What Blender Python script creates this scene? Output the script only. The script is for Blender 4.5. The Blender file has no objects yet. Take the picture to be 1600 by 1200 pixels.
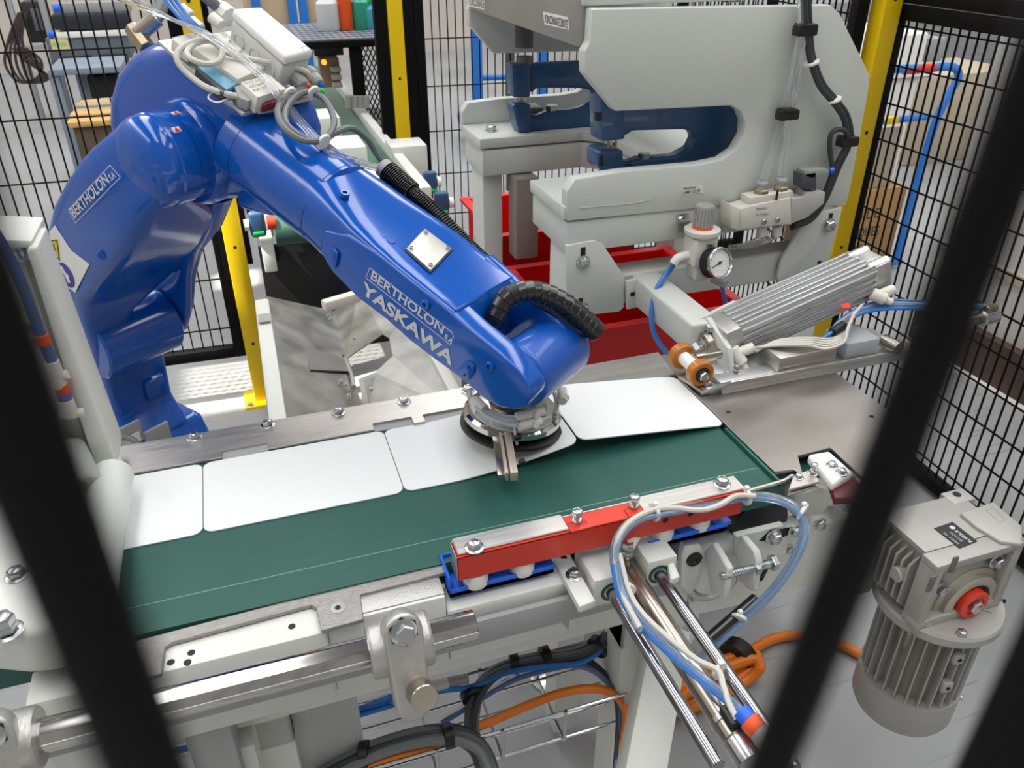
import bpy, bmesh, math, random
from mathutils import Vector as V3, Matrix, Quaternion
from mathutils.geometry import tessellate_polygon
random.seed(7)
scene = bpy.context.scene
col = scene.collection
# ------------------------------------------------------------------ camera
FPX = 1247.0
CAM = V3((0, 0, 1.6))
_p, _r, _y = (math.radians(a) for a in (30.58, -0.17, 18.53))
_c, _s = math.cos(_p), math.sin(_p)
R0 = Matrix(((1, 0, 0), (0, -_s, -_c), (0, _c, -_s)))
RR = Matrix(((math.cos(_r), -math.sin(_r), 0), (math.sin(_r), math.cos(_r), 0), (0, 0, 1)))
RY = Matrix(((math.cos(_y), -math.sin(_y), 0), (math.sin(_y), math.cos(_y), 0), (0, 0, 1)))
RC = RR @ R0 @ RY                      # world -> camera (x right, y down, z forward)
cd = bpy.data.cameras.new('camera')
co = bpy.data.objects.new('camera', cd)
col.objects.link(co)
cd.sensor_width = 36.0
cd.lens = FPX / 1600 * 36
cd.clip_start = 0.004
cd.clip_end = 60
m = Matrix((RC[0], -RC[1], -RC[2])).transposed().to_4x4()
m.translation = CAM
co.matrix_world = m
cd.dof.use_dof = True
cd.dof.focus_distance = 1.15
cd.dof.aperture_fstop = 15.0
scene.camera = co
# ------------------------------------------------------------------ world, light, exposure
w = bpy.data.worlds.new('hall')
scene.world = w
w.use_nodes = True
w.node_tree.nodes['Background'].inputs[0].default_value = (1.0, 0.97, 0.94, 1)
w.node_tree.nodes['Background'].inputs[1].default_value = 0.30
scene.view_settings.view_transform = 'Standard'
scene.view_settings.look = 'None'
scene.view_settings.gamma = 1
scene.view_settings.use_curve_mapping = False
scene.view_settings.exposure = 0.15

SUN_DIR = V3((-0.62, -0.15, 1.0)).normalized()      # towards the sun
sd = bpy.data.lights.new('sun', 'SUN')
sd.energy = 16.0
sd.angle = math.radians(0.6)
sd.color = (1.0, 0.93, 0.82)
so = bpy.data.objects.new('sun', sd)
col.objects.link(so)
so.rotation_mode = 'QUATERNION'
so.rotation_quaternion = SUN_DIR.to_track_quat('Z', 'Y')
so.location = (-2, 5, 9)

def area(name, loc, size, energy, target, colr=(1, 1, 1)):
    d = bpy.data.lights.new(name, 'AREA')
    d.shape = 'RECTANGLE'
    d.size, d.size_y = size
    d.energy = energy
    d.color = colr
    o = bpy.data.objects.new(name, d)
    col.objects.link(o)
    o.location = loc
    o.rotation_mode = 'QUATERNION'
    o.rotation_quaternion = (V3(loc) - V3(target)).to_track_quat('Z', 'Y')
    return o

# ------------------------------------------------------------------ pixel rays of the calibrated camera (1600x1200 frame)
def ray(x, y):
    return RC.transposed() @ V3(((x - 800) / FPX, (y - 600) / FPX, 1.0))
def PZ(x, y, z):
    d = ray(x, y); return CAM + d * ((z - CAM.z) / d.z)
def PY(x, y, yy):
    d = ray(x, y); return CAM + d * ((yy - CAM.y) / d.y)
def PX(x, y, xx):
    d = ray(x, y); return CAM + d * ((xx - CAM.x) / d.x)
def PD(x, y, dep):
    return CAM + ray(x, y) * dep
def PN(x, y, o, n):
    d = ray(x, y); return CAM + d * ((V3(o) - CAM).dot(n) / d.dot(n))

# ------------------------------------------------------------------ materials
def lin(h):
    h = h.lstrip('#')
    o = []
    for i in (0, 2, 4):
        c = int(h[i:i + 2], 16) / 255
        o.append(c / 12.92 if c <= .04045 else ((c + .055) / 1.055) ** 2.4)
    return o
MATS = {}
def M(name, hexc, rough=.5, metal=0.0, coat=0.0, var=0.0, vscale=8.0, stretch=(1, 1, 1), bump=0.0, bscale=200.0, rvar=0.0, trans=0.0, emit=0.0, alpha=1.0, detail=4.0):
    if name in MATS: return MATS[name]
    mt = bpy.data.materials.new(name)
    MATS[name] = mt
    mt.use_nodes = True
    nt = mt.node_tree
    b = nt.nodes['Principled BSDF']
    c = lin(hexc)
    b.inputs['Base Color'].default_value = (*c, 1)
    b.inputs['Roughness'].default_value = rough
    b.inputs['Metallic'].default_value = metal
    b.inputs['Coat Weight'].default_value = coat
    b.inputs['Coat Roughness'].default_value = 0.06
    if trans:
        b.inputs['Transmission Weight'].default_value = trans
        b.inputs['IOR'].default_value = 1.3
    if alpha < 1:
        b.inputs['Alpha'].default_value = alpha
    if emit:
        b.inputs['Emission Color'].default_value = (*c, 1)
        b.inputs['Emission Strength'].default_value = emit
    if var or bump or rvar:
        tc = nt.nodes.new('ShaderNodeTexCoord')
        mp = nt.nodes.new('ShaderNodeMapping')
        mp.inputs['Scale'].default_value = stretch
        nt.links.new(tc.outputs['Object'], mp.inputs[0])
        nz = nt.nodes.new('ShaderNodeTexNoise')
        nz.inputs['Scale'].default_value = vscale
        nz.inputs['Detail'].default_value = detail
        nt.links.new(mp.outputs[0], nz.inputs['Vector'])
        if var:
            rp = nt.nodes.new('ShaderNodeValToRGB')
            rp.color_ramp.elements[0].position = .3
            rp.color_ramp.elements[1].position = .7
            rp.color_ramp.elements[0].color = (*[max(0, x * (1 - var)) for x in c], 1)
            rp.color_ramp.elements[1].color = (*[min(1, x * (1 + var)) for x in c], 1)
            nt.links.new(nz.outputs[0], rp.inputs[0])
            nt.links.new(rp.outputs[0], b.inputs['Base Color'])
        if rvar:
            mr = nt.nodes.new('ShaderNodeMapRange')
            mr.inputs[1].default_value = .25
            mr.inputs[2].default_value = .75
            mr.inputs[3].default_value = max(.02, rough - rvar)
            mr.inputs[4].default_value = min(1, rough + rvar)
            nt.links.new(nz.outputs[0], mr.inputs[0])
            nt.links.new(mr.outputs[0], b.inputs['Roughness'])
        if bump:
            n2 = nt.nodes.new('ShaderNodeTexNoise')
            n2.inputs['Scale'].default_value = bscale
            n2.inputs['Detail'].default_value = 3
            nt.links.new(mp.outputs[0], n2.inputs['Vector'])
            bp = nt.nodes.new('ShaderNodeBump')
            bp.inputs['Strength'].default_value = bump
            bp.inputs['Distance'].default_value = .001
            nt.links.new(n2.outputs[0], bp.inputs['Height'])
            nt.links.new(bp.outputs[0], b.inputs['Normal'])
    return mt

BLUE = M('robot_blue', '#0350ae', .15, 0, .3, var=.06, vscale=5)
BLUE2 = M('robot_blue_textured', '#0350ae', .3, 0, .3, bump=.6, bscale=900)
WHITEPL = M('white_sheet', '#e0e4e3', .38, coat=.1)
CREAM = M('cream_paint', '#d3d5cf', .42, var=.03, vscale=6, bump=.12, bscale=500)
PRESS = M('press_grey_paint', '#c6cac4', .42, var=.03, vscale=3, bump=.15, bscale=600)
PRESSD = M('press_dark_face', '#8f8a85', .5, var=.05, vscale=4)
STEEL = M('brushed_stainless', '#c2beb9', .36, .85, var=.10, vscale=14, stretch=(1, 18, 18), rvar=.08)
STEELY = M('brushed_plate', '#c0bbb5', .36, .9, var=.12, vscale=5, stretch=(1, 6, 6), rvar=.08)
GALV = M('galvanised_sheet', '#a4a4a1', .42, .85, var=.22, vscale=14, rvar=.10)
CHROME = M('chrome', '#cbc8c4', .10, 1)
RODM = M('ground_rod', '#9d9da2', .16, 1)
ZINC = M('zinc_bolt', '#c3c6c8', .25, 1)
ALU = M('anodised_aluminium', '#c9cacb', .38, .85, var=.05, vscale=10, stretch=(1, 12, 12))
CAST = M('cast_aluminium', '#b9b7b4', .42, .75, var=.08, vscale=60, bump=.5, bscale=260)
BLACKP = M('black_plastic', '#151517', .42)
BLACKG = M('black_gloss_tube', '#141416', .28, coat=.3)
FENCE = M('fence_black', '#0d0c0e', .6)
FENCE.node_tree.nodes['Principled BSDF'].inputs['Specular IOR Level'].default_value = .12
YELLOW = M('yellow_paint', '#e6c200', .42, var=.03, vscale=6)
RED = M('red_paint', '#cc2f16', .4, coat=.2, var=.05)
REDBIN = M('red_plastic', '#e00f14', .35)
BLUEPL = M('blue_plastic', '#1c62dc', .38)
WHITEP = M('white_plastic', '#e4e3de', .4)
IVORY = M('ivory_plastic', '#d9d5cb', .45)
GREYP = M('grey_plastic', '#9a9c9c', .45)
CABLEG = M('grey_cable', '#6b6e70', .5)
CABLEL = M('light_cable', '#c3c0b8', .5)
CABLED = M('dark_cable', '#33363a', .48)
ORANGE = M('orange_cable', '#e07818', .45)
ORANGEP = M('orange_plastic', '#e8571a', .45)
TUBEB = M('blue_tube', '#4f9cf0', .12, trans=.55)
TUBEC = M('clear_tube', '#f6f8fa', .06, trans=.9)
TUBEL = M('pale_blue_tube', '#bcd6f6', .1, trans=.8)
TUBEF = M('frosted_tube', '#d3d9de', .15, trans=.35)
TUBEN = M('navy_tube', '#6c8cc4', .15, trans=.5)
PUNCH = M('punch_blue', '#1c4a78', .35, coat=.35, var=.08, vscale=30, bump=.3, bscale=220)
MOTOR = M('motor_grey', '#aaa8a3', .42, .25, var=.04, vscale=20, bump=.15, bscale=400)
ROLLERW = M('roller_white', '#d9dcd8', .4)
BROWN = M('brown_polyurethane', '#b06a20', .35, coat=.2)
DARK = M('dark_void', '#0b0b0c', .6)
GLASS = M('gauge_face', '#e9e8e4', .3)
PRINT = M('print_dark', '#2b2b2b', .6)
PRINTW = M('print_silver', '#c9ccd0', .4)
GREENP = M('green_plastic', '#16b04a', .4)
WOOD = M('pallet_wood', '#c9a063', .7, var=.2, vscale=6, stretch=(1, 9, 9))
CARD = M('cardboard', '#b08a58', .75, var=.06)
CARDL = M('cardboard_pale', '#b7ab98', .8, var=.05)
BRASS = M('nickel_brass', '#a89a80', .28, 1)
GUNM = M('satin_steel', '#b5ada1', .26, 1, var=.04, vscale=8)

# ------------------------------------------------------------------ mesh helpers
def frame(n, hint=None):
    n = V3(n).normalized()
    h = V3(hint) if hint is not None else (V3((0, 0, 1)) if abs(n.z) < .9 else V3((1, 0, 0)))
    x = h - n * h.dot(n)
    x.normalize()
    return x, n.cross(x), n
def smoothpath(pts, k=6, closed=False):
    P = [V3(p) for p in pts]
    if len(P) < 3: return P
    out = []
    n = len(P)
    rng = n if closed else n - 1
    for i in range(rng):
        if closed:
            p0, p1, p2, p3 = P[(i - 1) % n], P[i], P[(i + 1) % n], P[(i + 2) % n]
        else:
            p1, p2 = P[i], P[i + 1]
            p0 = P[i - 1] if i > 0 else p1 * 2 - p2
            p3 = P[i + 2] if i + 2 < n else p2 * 2 - p1
        for j in range(k):
            t = j / k
            out.append(.5 * ((2 * p1) + (p2 - p0) * t + (2 * p0 - 5 * p1 + 4 * p2 - p3) * t * t + (3 * p1 - p0 - 3 * p2 + p3) * t ** 3))
    if not closed: out.append(P[-1])
    return out
class MB:
    def __init__(s): s.v = []; s.f = []
    def add(s, vs, fs):
        o = len(s.v)
        s.v += [V3(v) for v in vs]
        s.f += [tuple(i + o for i in f) for f in fs]
        return s
    def _bev(s, vs, fs, bev, seg=2, ang=30):
        bm = bmesh.new()
        bv = [bm.verts.new(v) for v in vs]
        for f in fs:
            try: bm.faces.new([bv[i] for i in f])
            except ValueError: pass
        bmesh.ops.recalc_face_normals(bm, faces=bm.faces)
        ed = [e for e in bm.edges if len(e.link_faces) == 2 and e.calc_face_angle(0) > math.radians(ang)]
        try: bmesh.ops.bevel(bm, geom=ed, offset=bev, segments=seg, affect='EDGES', profile=.5, clamp_overlap=True)
        except Exception: pass
        bm.verts.index_update()
        s.add([v.co.copy() for v in bm.verts], [[v.index for v in f.verts] for f in bm.faces])
        bm.free()
    def box(s, c, size, ax=None, bev=0, seg=2):
        ax = ax or (V3((1, 0, 0)), V3((0, 1, 0)), V3((0, 0, 1)))
        c = V3(c)
        vs = [c + ax[0] * (size[0] / 2 * i) + ax[1] * (size[1] / 2 * j) + ax[2] * (size[2] / 2 * k) for k in (-1, 1) for j in (-1, 1) for i in (-1, 1)]
        fs = [(0, 2, 3, 1), (4, 5, 7, 6), (0, 1, 5, 4), (2, 6, 7, 3), (0, 4, 6, 2), (1, 3, 7, 5)]
        if bev: s._bev(vs, fs, bev, seg)
        else: s.add(vs, fs)
        return s
    def bb(s, x0, x1, y0, y1, z0, z1, bev=0, seg=2):
        return s.box(((x0 + x1) / 2, (y0 + y1) / 2, (z0 + z1) / 2), (abs(x1 - x0), abs(y1 - y0), abs(z1 - z0)), None, bev, seg)
    def prism(s, pts, vec, bev=0, seg=2, ang=30):
        P = [V3(p) for p in pts]; vec = V3(vec); n = len(P)
        vs = P + [p + vec for p in P]
        fs = [tuple(range(n))[::-1], tuple(range(n, 2 * n))] + [(i, (i + 1) % n, n + (i + 1) % n, n + i) for i in range(n)]
        nr = V3((0, 0, 0))
        for i in range(n): nr += P[i].cross(P[(i + 1) % n])
        if nr.dot(vec) < 0: fs = [f[::-1] for f in fs]
        if bev: s._bev(vs, fs, bev, seg, ang)
        else: s.add(vs, fs)
        return s
    def cyl(s, a, b, r, n=24, r1=None, bev=0):
        a, b = V3(a), V3(b)
        d = (b - a); L = d.length
        r1 = r if r1 is None else r1
        pr = [(r, 0), (r1, L)]
        if bev: pr = [(r - bev, 0), (r, bev), (r1, L - bev), (r1 - bev, L)]
        return s.lathe(a, d, pr, n)
    def lathe(s, o, axis, prof, n=24, hint=None, ring=False):
        x, y, z = frame(axis, hint)
        o = V3(o)
        vs = []; fs = []
        for r, h in prof:
            for i in range(n):
                t = 2 * math.pi * i / n
                vs.append(o + z * h + (x * math.cos(t) + y * math.sin(t)) * max(r, 1e-5))
        for k in range(len(prof) - 1):
            for i in range(n):
                j = (i + 1) % n
                fs.append((k * n + i, k * n + j, (k + 1) * n + j, (k + 1) * n + i))
        if ring:
            k = len(prof) - 1
            for i in range(n):
                j = (i + 1) % n
                fs.append((k * n + i, k * n + j, j, i))
            return s.add(vs, fs)
        fs.append(tuple(range(n))[::-1])
        fs.append(tuple((len(prof) - 1) * n + i for i in range(n)))
        return s.add(vs, fs)
    def tube(s, pts, r, n=8, k=6, closed=False, smooth=True):
        P = smoothpath(pts, k, closed) if smooth else [V3(p) for p in pts]
        m_ = len(P)
        vs = []; fs = []
        px = None
        for i in range(m_):
            a = P[i - 1] if (i > 0 or closed) else P[i]
            b = P[(i + 1) % m_] if (i < m_ - 1 or closed) else P[i]
            t = (b - a)
            if t.length < 1e-9: t = V3((0, 0, 1))
            t.normalize()
            if px is None: px = frame(t)[0]
            x = px - t * px.dot(t)
            if x.length < 1e-6: x = frame(t)[0]
            x.normalize(); y = t.cross(x); px = x
            rr = r[min(i * len(r) // m_, len(r) - 1)] if isinstance(r, (list, tuple)) else r
            for q in range(n):
                an = 2 * math.pi * q / n
                vs.append(P[i] + (x * math.cos(an) + y * math.sin(an)) * rr)
        for i in range(m_ if closed else m_ - 1):
            for q in range(n):
                i2 = (i + 1) % m_
                fs.append((i * n + q, i * n + (q + 1) % n, i2 * n + (q + 1) % n, i2 * n + q))
        if not closed:
            fs.append(tuple(range(n))[::-1]); fs.append(tuple((m_ - 1) * n + q for q in range(n)))
        return s.add(vs, fs)
    def loft(s, rings, cap=True):
        n = len(rings[0]); vs = [V3(p) for r in rings for p in r]; fs = []
        for k in range(len(rings) - 1):
            for i in range(n):
                j = (i + 1) % n
                fs.append((k * n + i, k * n + j, (k + 1) * n + j, (k + 1) * n + i))
        if cap:
            fs.append(tuple(range(n))[::-1]); fs.append(tuple((len(rings) - 1) * n + i for i in range(n)))
        return s.add(vs, fs)
    def hexa(s, p, nrm, r, h, hint=None):
        return s.lathe(p, nrm, [(r * .93, 0), (r, h * .1), (r, h * .8), (r * .86, h)], 6, hint)
    def mesh(s, name, off=None, ang=32):
        me = bpy.data.meshes.new(name)
        o = off or V3((0, 0, 0))
        me.from_pydata([tuple(v - o) for v in s.v], [], s.f)
        me.validate()
        bm = bmesh.new(); bm.from_mesh(me)
        bmesh.ops.recalc_face_normals(bm, faces=bm.faces)
        bm.to_mesh(me); bm.free()
        me.polygons.foreach_set('use_smooth', [True] * len(me.polygons))
        me.set_sharp_from_angle(angle=math.radians(ang))
        return me
    def part(s, name, mat, root, parent=None, label=None, ang=32, kind=None):
        """one mesh part of a thing; root is the thing's Empty, parent an intermediate part"""
        o = bpy.data.objects.new(name, s.mesh(name, V3(root.location), ang))
        o.data.materials.append(mat)
        col.objects.link(o)
        o.parent = parent or root
        if label: o['label'] = label
        if kind: o['kind'] = kind
        return o
    def thing(s, name, mat, label, cat, group=None, kind=None, ang=32):
        """a thing that is one mesh, origin at its base"""
        c = sum(s.v, V3((0, 0, 0))) / len(s.v)
        c.z = min(v.z for v in s.v)
        o = bpy.data.objects.new(name, s.mesh(name, c, ang))
        o.data.materials.append(mat)
        col.objects.link(o)
        o.location = c
        if label: o['label'] = label
        if cat: o['category'] = cat
        if group: o['group'] = group
        if kind: o['kind'] = kind
        return o
def thing(name, loc, label, cat, group=None):
    o = bpy.data.objects.new(name, None)
    o.empty_display_size = .05
    col.objects.link(o)
    o.location = loc
    o['label'] = label
    o['category'] = cat
    if group: o['group'] = group
    return o
def struct(name, mb, mat):
    return mb.thing(name, mat, None, None, kind='structure')
_shared = {}
def shared(key, fn):
    if key not in _shared:
        mb = MB(); fn(mb); _shared[key] = mb.mesh(key[0] if isinstance(key, tuple) else key)
    return _shared[key]
def inst(name, key, fn, mat, root, pos, nrm, parent=None, spin=0.0):
    me = shared(key, fn)
    if not me.materials: me.materials.append(mat)
    o = bpy.data.objects.new(name, me)
    col.objects.link(o)
    o.parent = parent or root
    o.location = V3(pos) - V3(root.location)
    o.rotation_mode = 'QUATERNION'
    o.rotation_quaternion = V3((0, 0, 1)).rotation_difference(V3(nrm).normalized()) @ Quaternion((0, 0, 1), spin)
    return o
def bolt(root, pos, nrm, s=.0065, washer=True, shank=0.0, parent=None, mat=None, name='bolt', spin=None):
    """hex head bolt; s = half width of the head"""
    def mk(b):
        z = 0
        if washer:
            b.lathe((0, 0, 0), (0, 0, 1), [(s * 1.5, 0), (s * 1.5, s * .18), (s * 1.38, s * .24)], 24); z = s * .2
        if shank:
            b.lathe((0, 0, z), (0, 0, 1), [(s * .62, 0), (s * .62, shank)], 12)
            b.hexa((0, 0, z + .002), (0, 0, 1), s * 1.12, s * .8)
            z += shank
        b.hexa((0, 0, z), (0, 0, 1), s * 1.12, s * 1.0)
        b.lathe((0, 0, z + s * .98), (0, 0, 1), [(s * .8, 0), (s * .7, s * .06)], 16)
    return inst(name, ('bolt', s, washer, shank), mk, mat or ZINC, root, pos, nrm, parent, random.random() if spin is None else spin)
def capscrew(root, pos, nrm, s=.005, mat=None, parent=None, name='screw'):
    def mk(b):
        b.lathe((0, 0, 0), (0, 0, 1), [(s, 0), (s, s * .7), (s * .86, s * .85), (s * .55, s * .85), (s * .5, s * .35), (0, s * .3)], 18)
    return inst(name, ('cap', s, (mat or ZINC).name), mk, mat or ZINC, root, pos, nrm, parent)
_font_cache = {}
def text(name, string, root, org, xd, yd, size, mat, parent=None, bold=0.0, shear=0.0, depth=.0003, align='LEFT', label=None, width=None):
    cu = bpy.data.curves.new('txt', 'FONT')
    cu.body = string
    cu.size = 1.0
    cu.offset = bold
    cu.shear = shear
    cu.extrude = 0.0
    cu.align_x = align
    ob = bpy.data.objects.new('txt', cu)
    col.objects.link(ob)
    dg = bpy.context.evaluated_depsgraph_get()
    me = bpy.data.meshes.new_from_object(ob.evaluated_get(dg))
    bpy.data.objects.remove(ob)
    xd = V3(xd).normalized(); yd = V3(yd); yd = (yd - xd * yd.dot(xd)).normalized(); zd = xd.cross(yd)
    o3 = V3(org) - V3(root.location)
    sx = size
    if width:
        xs = [v.co.x for v in me.vertices]
        sx = width / (max(xs) - min(xs))
    for v in me.vertices:
        v.co = o3 + xd * (v.co.x * sx) + yd * (v.co.y * size) + zd * depth
    me.materials.clear(); me.materials.append(mat)
    o = bpy.data.objects.new(name, me)
    me.name = name
    col.objects.link(o)
    o.parent = parent or root
    if label: o['label'] = label
    return o
X, Y, Z = V3((1, 0, 0)), V3((0, 1, 0)), V3((0, 0, 1))
ZB = 0.92     # belt surface height
# ================================================================== THE SETTING
FLOORM = M('concrete_floor', '#97999a', .5, var=.15, vscale=1.6, rvar=.12, bump=.1, bscale=40, detail=8)
nt = FLOORM.node_tree                      # thin dark scuffs on the concrete
b = nt.nodes['Principled BSDF']
src = b.inputs['Base Color'].links[0].from_socket
tc = nt.nodes.new('ShaderNodeTexCoord'); mp = nt.nodes.new('ShaderNodeMapping')
mp.inputs['Rotation'].default_value = (0, 0, .9); mp.inputs['Scale'].default_value = (3, 60, 1)
nt.links.new(tc.outputs['Object'], mp.inputs[0])
nz = nt.nodes.new('ShaderNodeTexNoise'); nz.inputs['Scale'].default_value = 1.2; nz.inputs['Detail'].default_value = 5
nt.links.new(mp.outputs[0], nz.inputs['Vector'])
rp = nt.nodes.new('ShaderNodeValToRGB')
rp.color_ramp.elements[0].position = .62; rp.color_ramp.elements[0].color = (1, 1, 1, 1)
rp.color_ramp.elements[1].position = .72; rp.color_ramp.elements[1].color = (.45, .45, .45, 1)
nt.links.new(nz.outputs[0], rp.inputs[0])
mx = nt.nodes.new('ShaderNodeMix'); mx.data_type = 'RGBA'; mx.blend_type = 'MULTIPLY'; mx.inputs[0].default_value = .6
nt.links.new(src, mx.inputs[6]); nt.links.new(rp.outputs[0], mx.inputs[7]); nt.links.new(mx.outputs[2], b.inputs['Base Color'])
WALLM = M('wall_paint', '#bdb6ae', .7, var=.06, vscale=2)
WALLW = M('wall_panel_white', '#d5d4ce', .6, var=.04, vscale=2)
WALLB = M('wall_brown', '#4c3a30', .6, var=.1)
CEILM = M('ceiling_panel', '#8b8c8c', .7)
SKYL = M('skylight_sheet', '#ffffff', .5, emit=4.8)

struct('floor', MB().bb(-6, 9, -3, 12.2, -.1, 0), FLOORM)
struct('wall_back', MB().bb(-6, 9, 11.2, 11.4, 0, 6), WALLM)
struct('wall_left', MB().bb(-6.2, -6, -3, 11.4, 0, 6), WALLM)
struct('wall_right', MB().bb(9, 9.2, -3, 11.4, 0, 6), WALLW)
pw = struct('wall_partition', MB().bb(2.62, 2.72, -2.5, 2.35, 0, 2.6), WALLW)
struct('baseboard_right', MB().bb(2.58, 2.62, -2.5, 2.35, .03, .2), WALLB)
struct('trim_1', MB().bb(2.54, 2.62, -2.5, 2.35, 0, .03), WALLW)
struct('trim_2', MB().bb(2.6, 2.62, -2.5, 2.35, .42, .46), CARDL)

# roof: opaque bays between rows of skylights; unseen holes added and aimed to drop sun patches on the floor
ZC = 6.0
holes = []
for (px, py, sx, sy) in ((352, 598, .34, .42), (368, 437, .22, .20), (575, 560, .45, .6)):
    f = PZ(px, py, 0)
    c = f + SUN_DIR * (ZC / SUN_DIR.z)
    holes.append((c.x - sx / 2, c.x + sx / 2, c.y - sy / 2, c.y + sy / 2))
xs = sorted({-6, 9} | {v for h in holes for v in h[:2]})
ys = sorted({-3, 11.4} | {v for h in holes for v in h[2:]})
mb = MB()
for i in range(len(xs) - 1):
    for j in range(len(ys) - 1):
        cx, cy = (xs[i] + xs[i + 1]) / 2, (ys[j] + ys[j + 1]) / 2
        if not any(h[0] < cx < h[1] and h[2] < cy < h[3] for h in holes):
            mb.bb(xs[i], xs[i + 1], ys[j], ys[j + 1], ZC, ZC + .03)
struct('ceiling', mb, CEILM)
for k, x0 in enumerate((-5.8, -1.6, 1.5, 4.6)):
    t = struct('skylight', MB().bb(x0, x0 + 1.35, -2.6, 10.8, ZC - .06, ZC - .01), SKYL)

# ------------------------------------------------------------------ safety fences
def wires(p0, p1, z0, z1, dv, dh, r):
    mb = MB(); p0, p1 = V3(p0), V3(p1); d = p1 - p0; L = d.length; d.normalize(); n = V3((-d.y, d.x, 0))
    k = int(L / dv)
    for i in range(1, k + 1):
        c = p0 + d * (i * L / (k + 1)); a = c + Z * z0; e = c + Z * z1
        mb.box((a + e) / 2, (r * 2, r * 2, z1 - z0), (d, n, Z))
    z = z0 + dh * .5
    while z < z1:
        mb.box((p0 + p1) / 2 + Z * z + n * r * 1.6, (L, r * 2, r * 2), (d, n, Z)); z += dh
    return mb
def fence(p0, p1, z0, z1, label, zs=(), dv=.032, dh=.19, r=.0022, fr=.02):
    p0, p1 = V3(p0), V3(p1)
    t = thing('safety_fence', (p0 + p1) / 2, label, 'fence')
    d = (p1 - p0); L = d.length; d.normalize(); n = V3((-d.y, d.x, 0))
    wires(p0 + d * fr, p1 - d * fr, z0, z1, dv, dh, r).part('wire_mesh', FENCE, t, kind='stuff')
    for p in (p0, p1): MB().box(p + Z * ((z0 + z1) / 2), (fr * 2, fr * 2, z1 - z0 + 2 * fr), (d, n, Z), .003).part('frame_tube', FENCE, t)
    for z in (z0, z1) + tuple(zs): MB().box((p0 + p1) / 2 + Z * z, (L - 2 * fr, fr * 2, fr * 2), (d, n, Z), .003).part('frame_tube', FENCE, t)
    return t
def post(p, h, label, w=.062, black=()):
    t = thing('fence_post', (p[0], p[1], 0), label, 'post')
    MB().bb(p[0] - w / 2, p[0] + w / 2, p[1] - w / 2, p[1] + w / 2, .008, h, .004).part('upright', YELLOW, t)
    MB().bb(p[0] - .07, p[0] + .07, p[1] - .07, p[1] + .07, 0, .008).part('base_plate', YELLOW, t)
    for sx in (-1, 1): bolt(t, (p[0] + sx * .05, p[1] - .05, .008), Z, .009)
    for z in (.25, .62, 1.0, 1.38):
        MB().cyl((p[0], p[1] - w / 2 + .002, z), (p[0], p[1] - w / 2 - .001, z), .006, 10).part('plug', BLACKP, t)
    for q in black: MB().bb(*q).part('clamp_strip', FENCE, t)
    return t
pA = PZ(412, 622, 0); pA = V3((pA.x, pA.y, 0))
pB = PD(621, 100, 3.35); pB = V3((pB.x, pB.y, 0))
pC = PD(1386, 5, 2.35); pC = V3((pC.x, pC.y, 0))
post(pA, 1.9, 'yellow steel fence post between the blue robot and the metal chute', black=((pA.x + .032, pA.x + .05, pA.y - .02, pA.y + .03, .55, 1.9), (pA.x - .05, pA.x - .034, pA.y - .025, pA.y - .0, .5, .68)))
post(pB, 2.2, 'yellow steel fence post beside the perforated black panel', black=((pB.x + .034, pB.x + .075, pB.y - .02, pB.y + .02, .1, 2.2), (pB.x - .085, pB.x - .034, pB.y - .02, pB.y + .02, .55, 2.2)))
post(pC, 2.2, 'yellow steel fence post behind the right edge of the press', black=((pC.x + .034, pC.x + .042, pC.y - .02, pC.y + .02, .05, 2.2),))
fence((pA.x - .05, pA.y + .02, 0), (-2.6, pA.y + .12, 0), .21, 1.9, 'black wire fence panel behind the blue robot, grey workbench beyond it', dv=.035)
fence((pB.x + .1, pB.y, 0), (2.4, pB.y - .12, 0), .1, 2.2, 'black wire fence panel beside the middle yellow post, behind the press', zs=(), dv=.034)
zbeam = PX(1420, 24, pC.x).z
fence((pC.x + .058, pC.y + .01, 0), (pC.x - .06, -.9, 0), .04, zbeam, 'black wire fence panel on the right side, white wall behind it', dv=.034, dh=.11)
fence((pC.x + .058, pC.y + .01, 0), (pC.x - .06, -.9, 0), zbeam + .045, 2.2, 'upper black wire fence panel at the top right', dv=.034, dh=.11)
fence((pC.x - .07, pC.y + .03, 0), (pC.x + .02, pB.y - .2, 0), .1, 1.52, 'narrow black wire fence panel left of the right yellow post', zs=(), dv=.034)

# foreground mesh the picture is taken through: wires a few centimetres from the lens
def fg():
    yc = .030
    a = PY(72, 787, yc); bq = PY(1349, 800, yc)
    s = bq.x - a.x
    zm = PY(1295, 900, yc).z
    t = thing('safety_fence', (a.x, yc, 0), 'out-of-focus black wire fence close to the lens, two thick dark bars', 'fence')
    for k in range(-4, 7):
        if k in (2,): continue
        x = a.x + s * k
        tl_ = .105 if k == 1 else 0          # one wire is bent a little
        MB().cyl((x + tl_ * (.1 - zm), yc, .1), (x + tl_ * (2.0 - zm), yc, 2.0), .0021 if k != 1 else .0018, 14).part('wire', FENCE, t)
    for z in (1.36, 1.80):
        MB().cyl((a.x - 4.5 * s, yc - .0035, z), (a.x + 6.5 * s, yc - .0035, z), .0014, 10).part('cross_wire', FENCE, t)
    q = PY(1600, 1010, yc)
    x0 = q.x
    x0 += .0070
    MB().bb(x0, x0 + .02, yc - .006, yc + .006, .1, 2.0, .002).part('frame_tube', FENCE, t)
fg()
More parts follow.
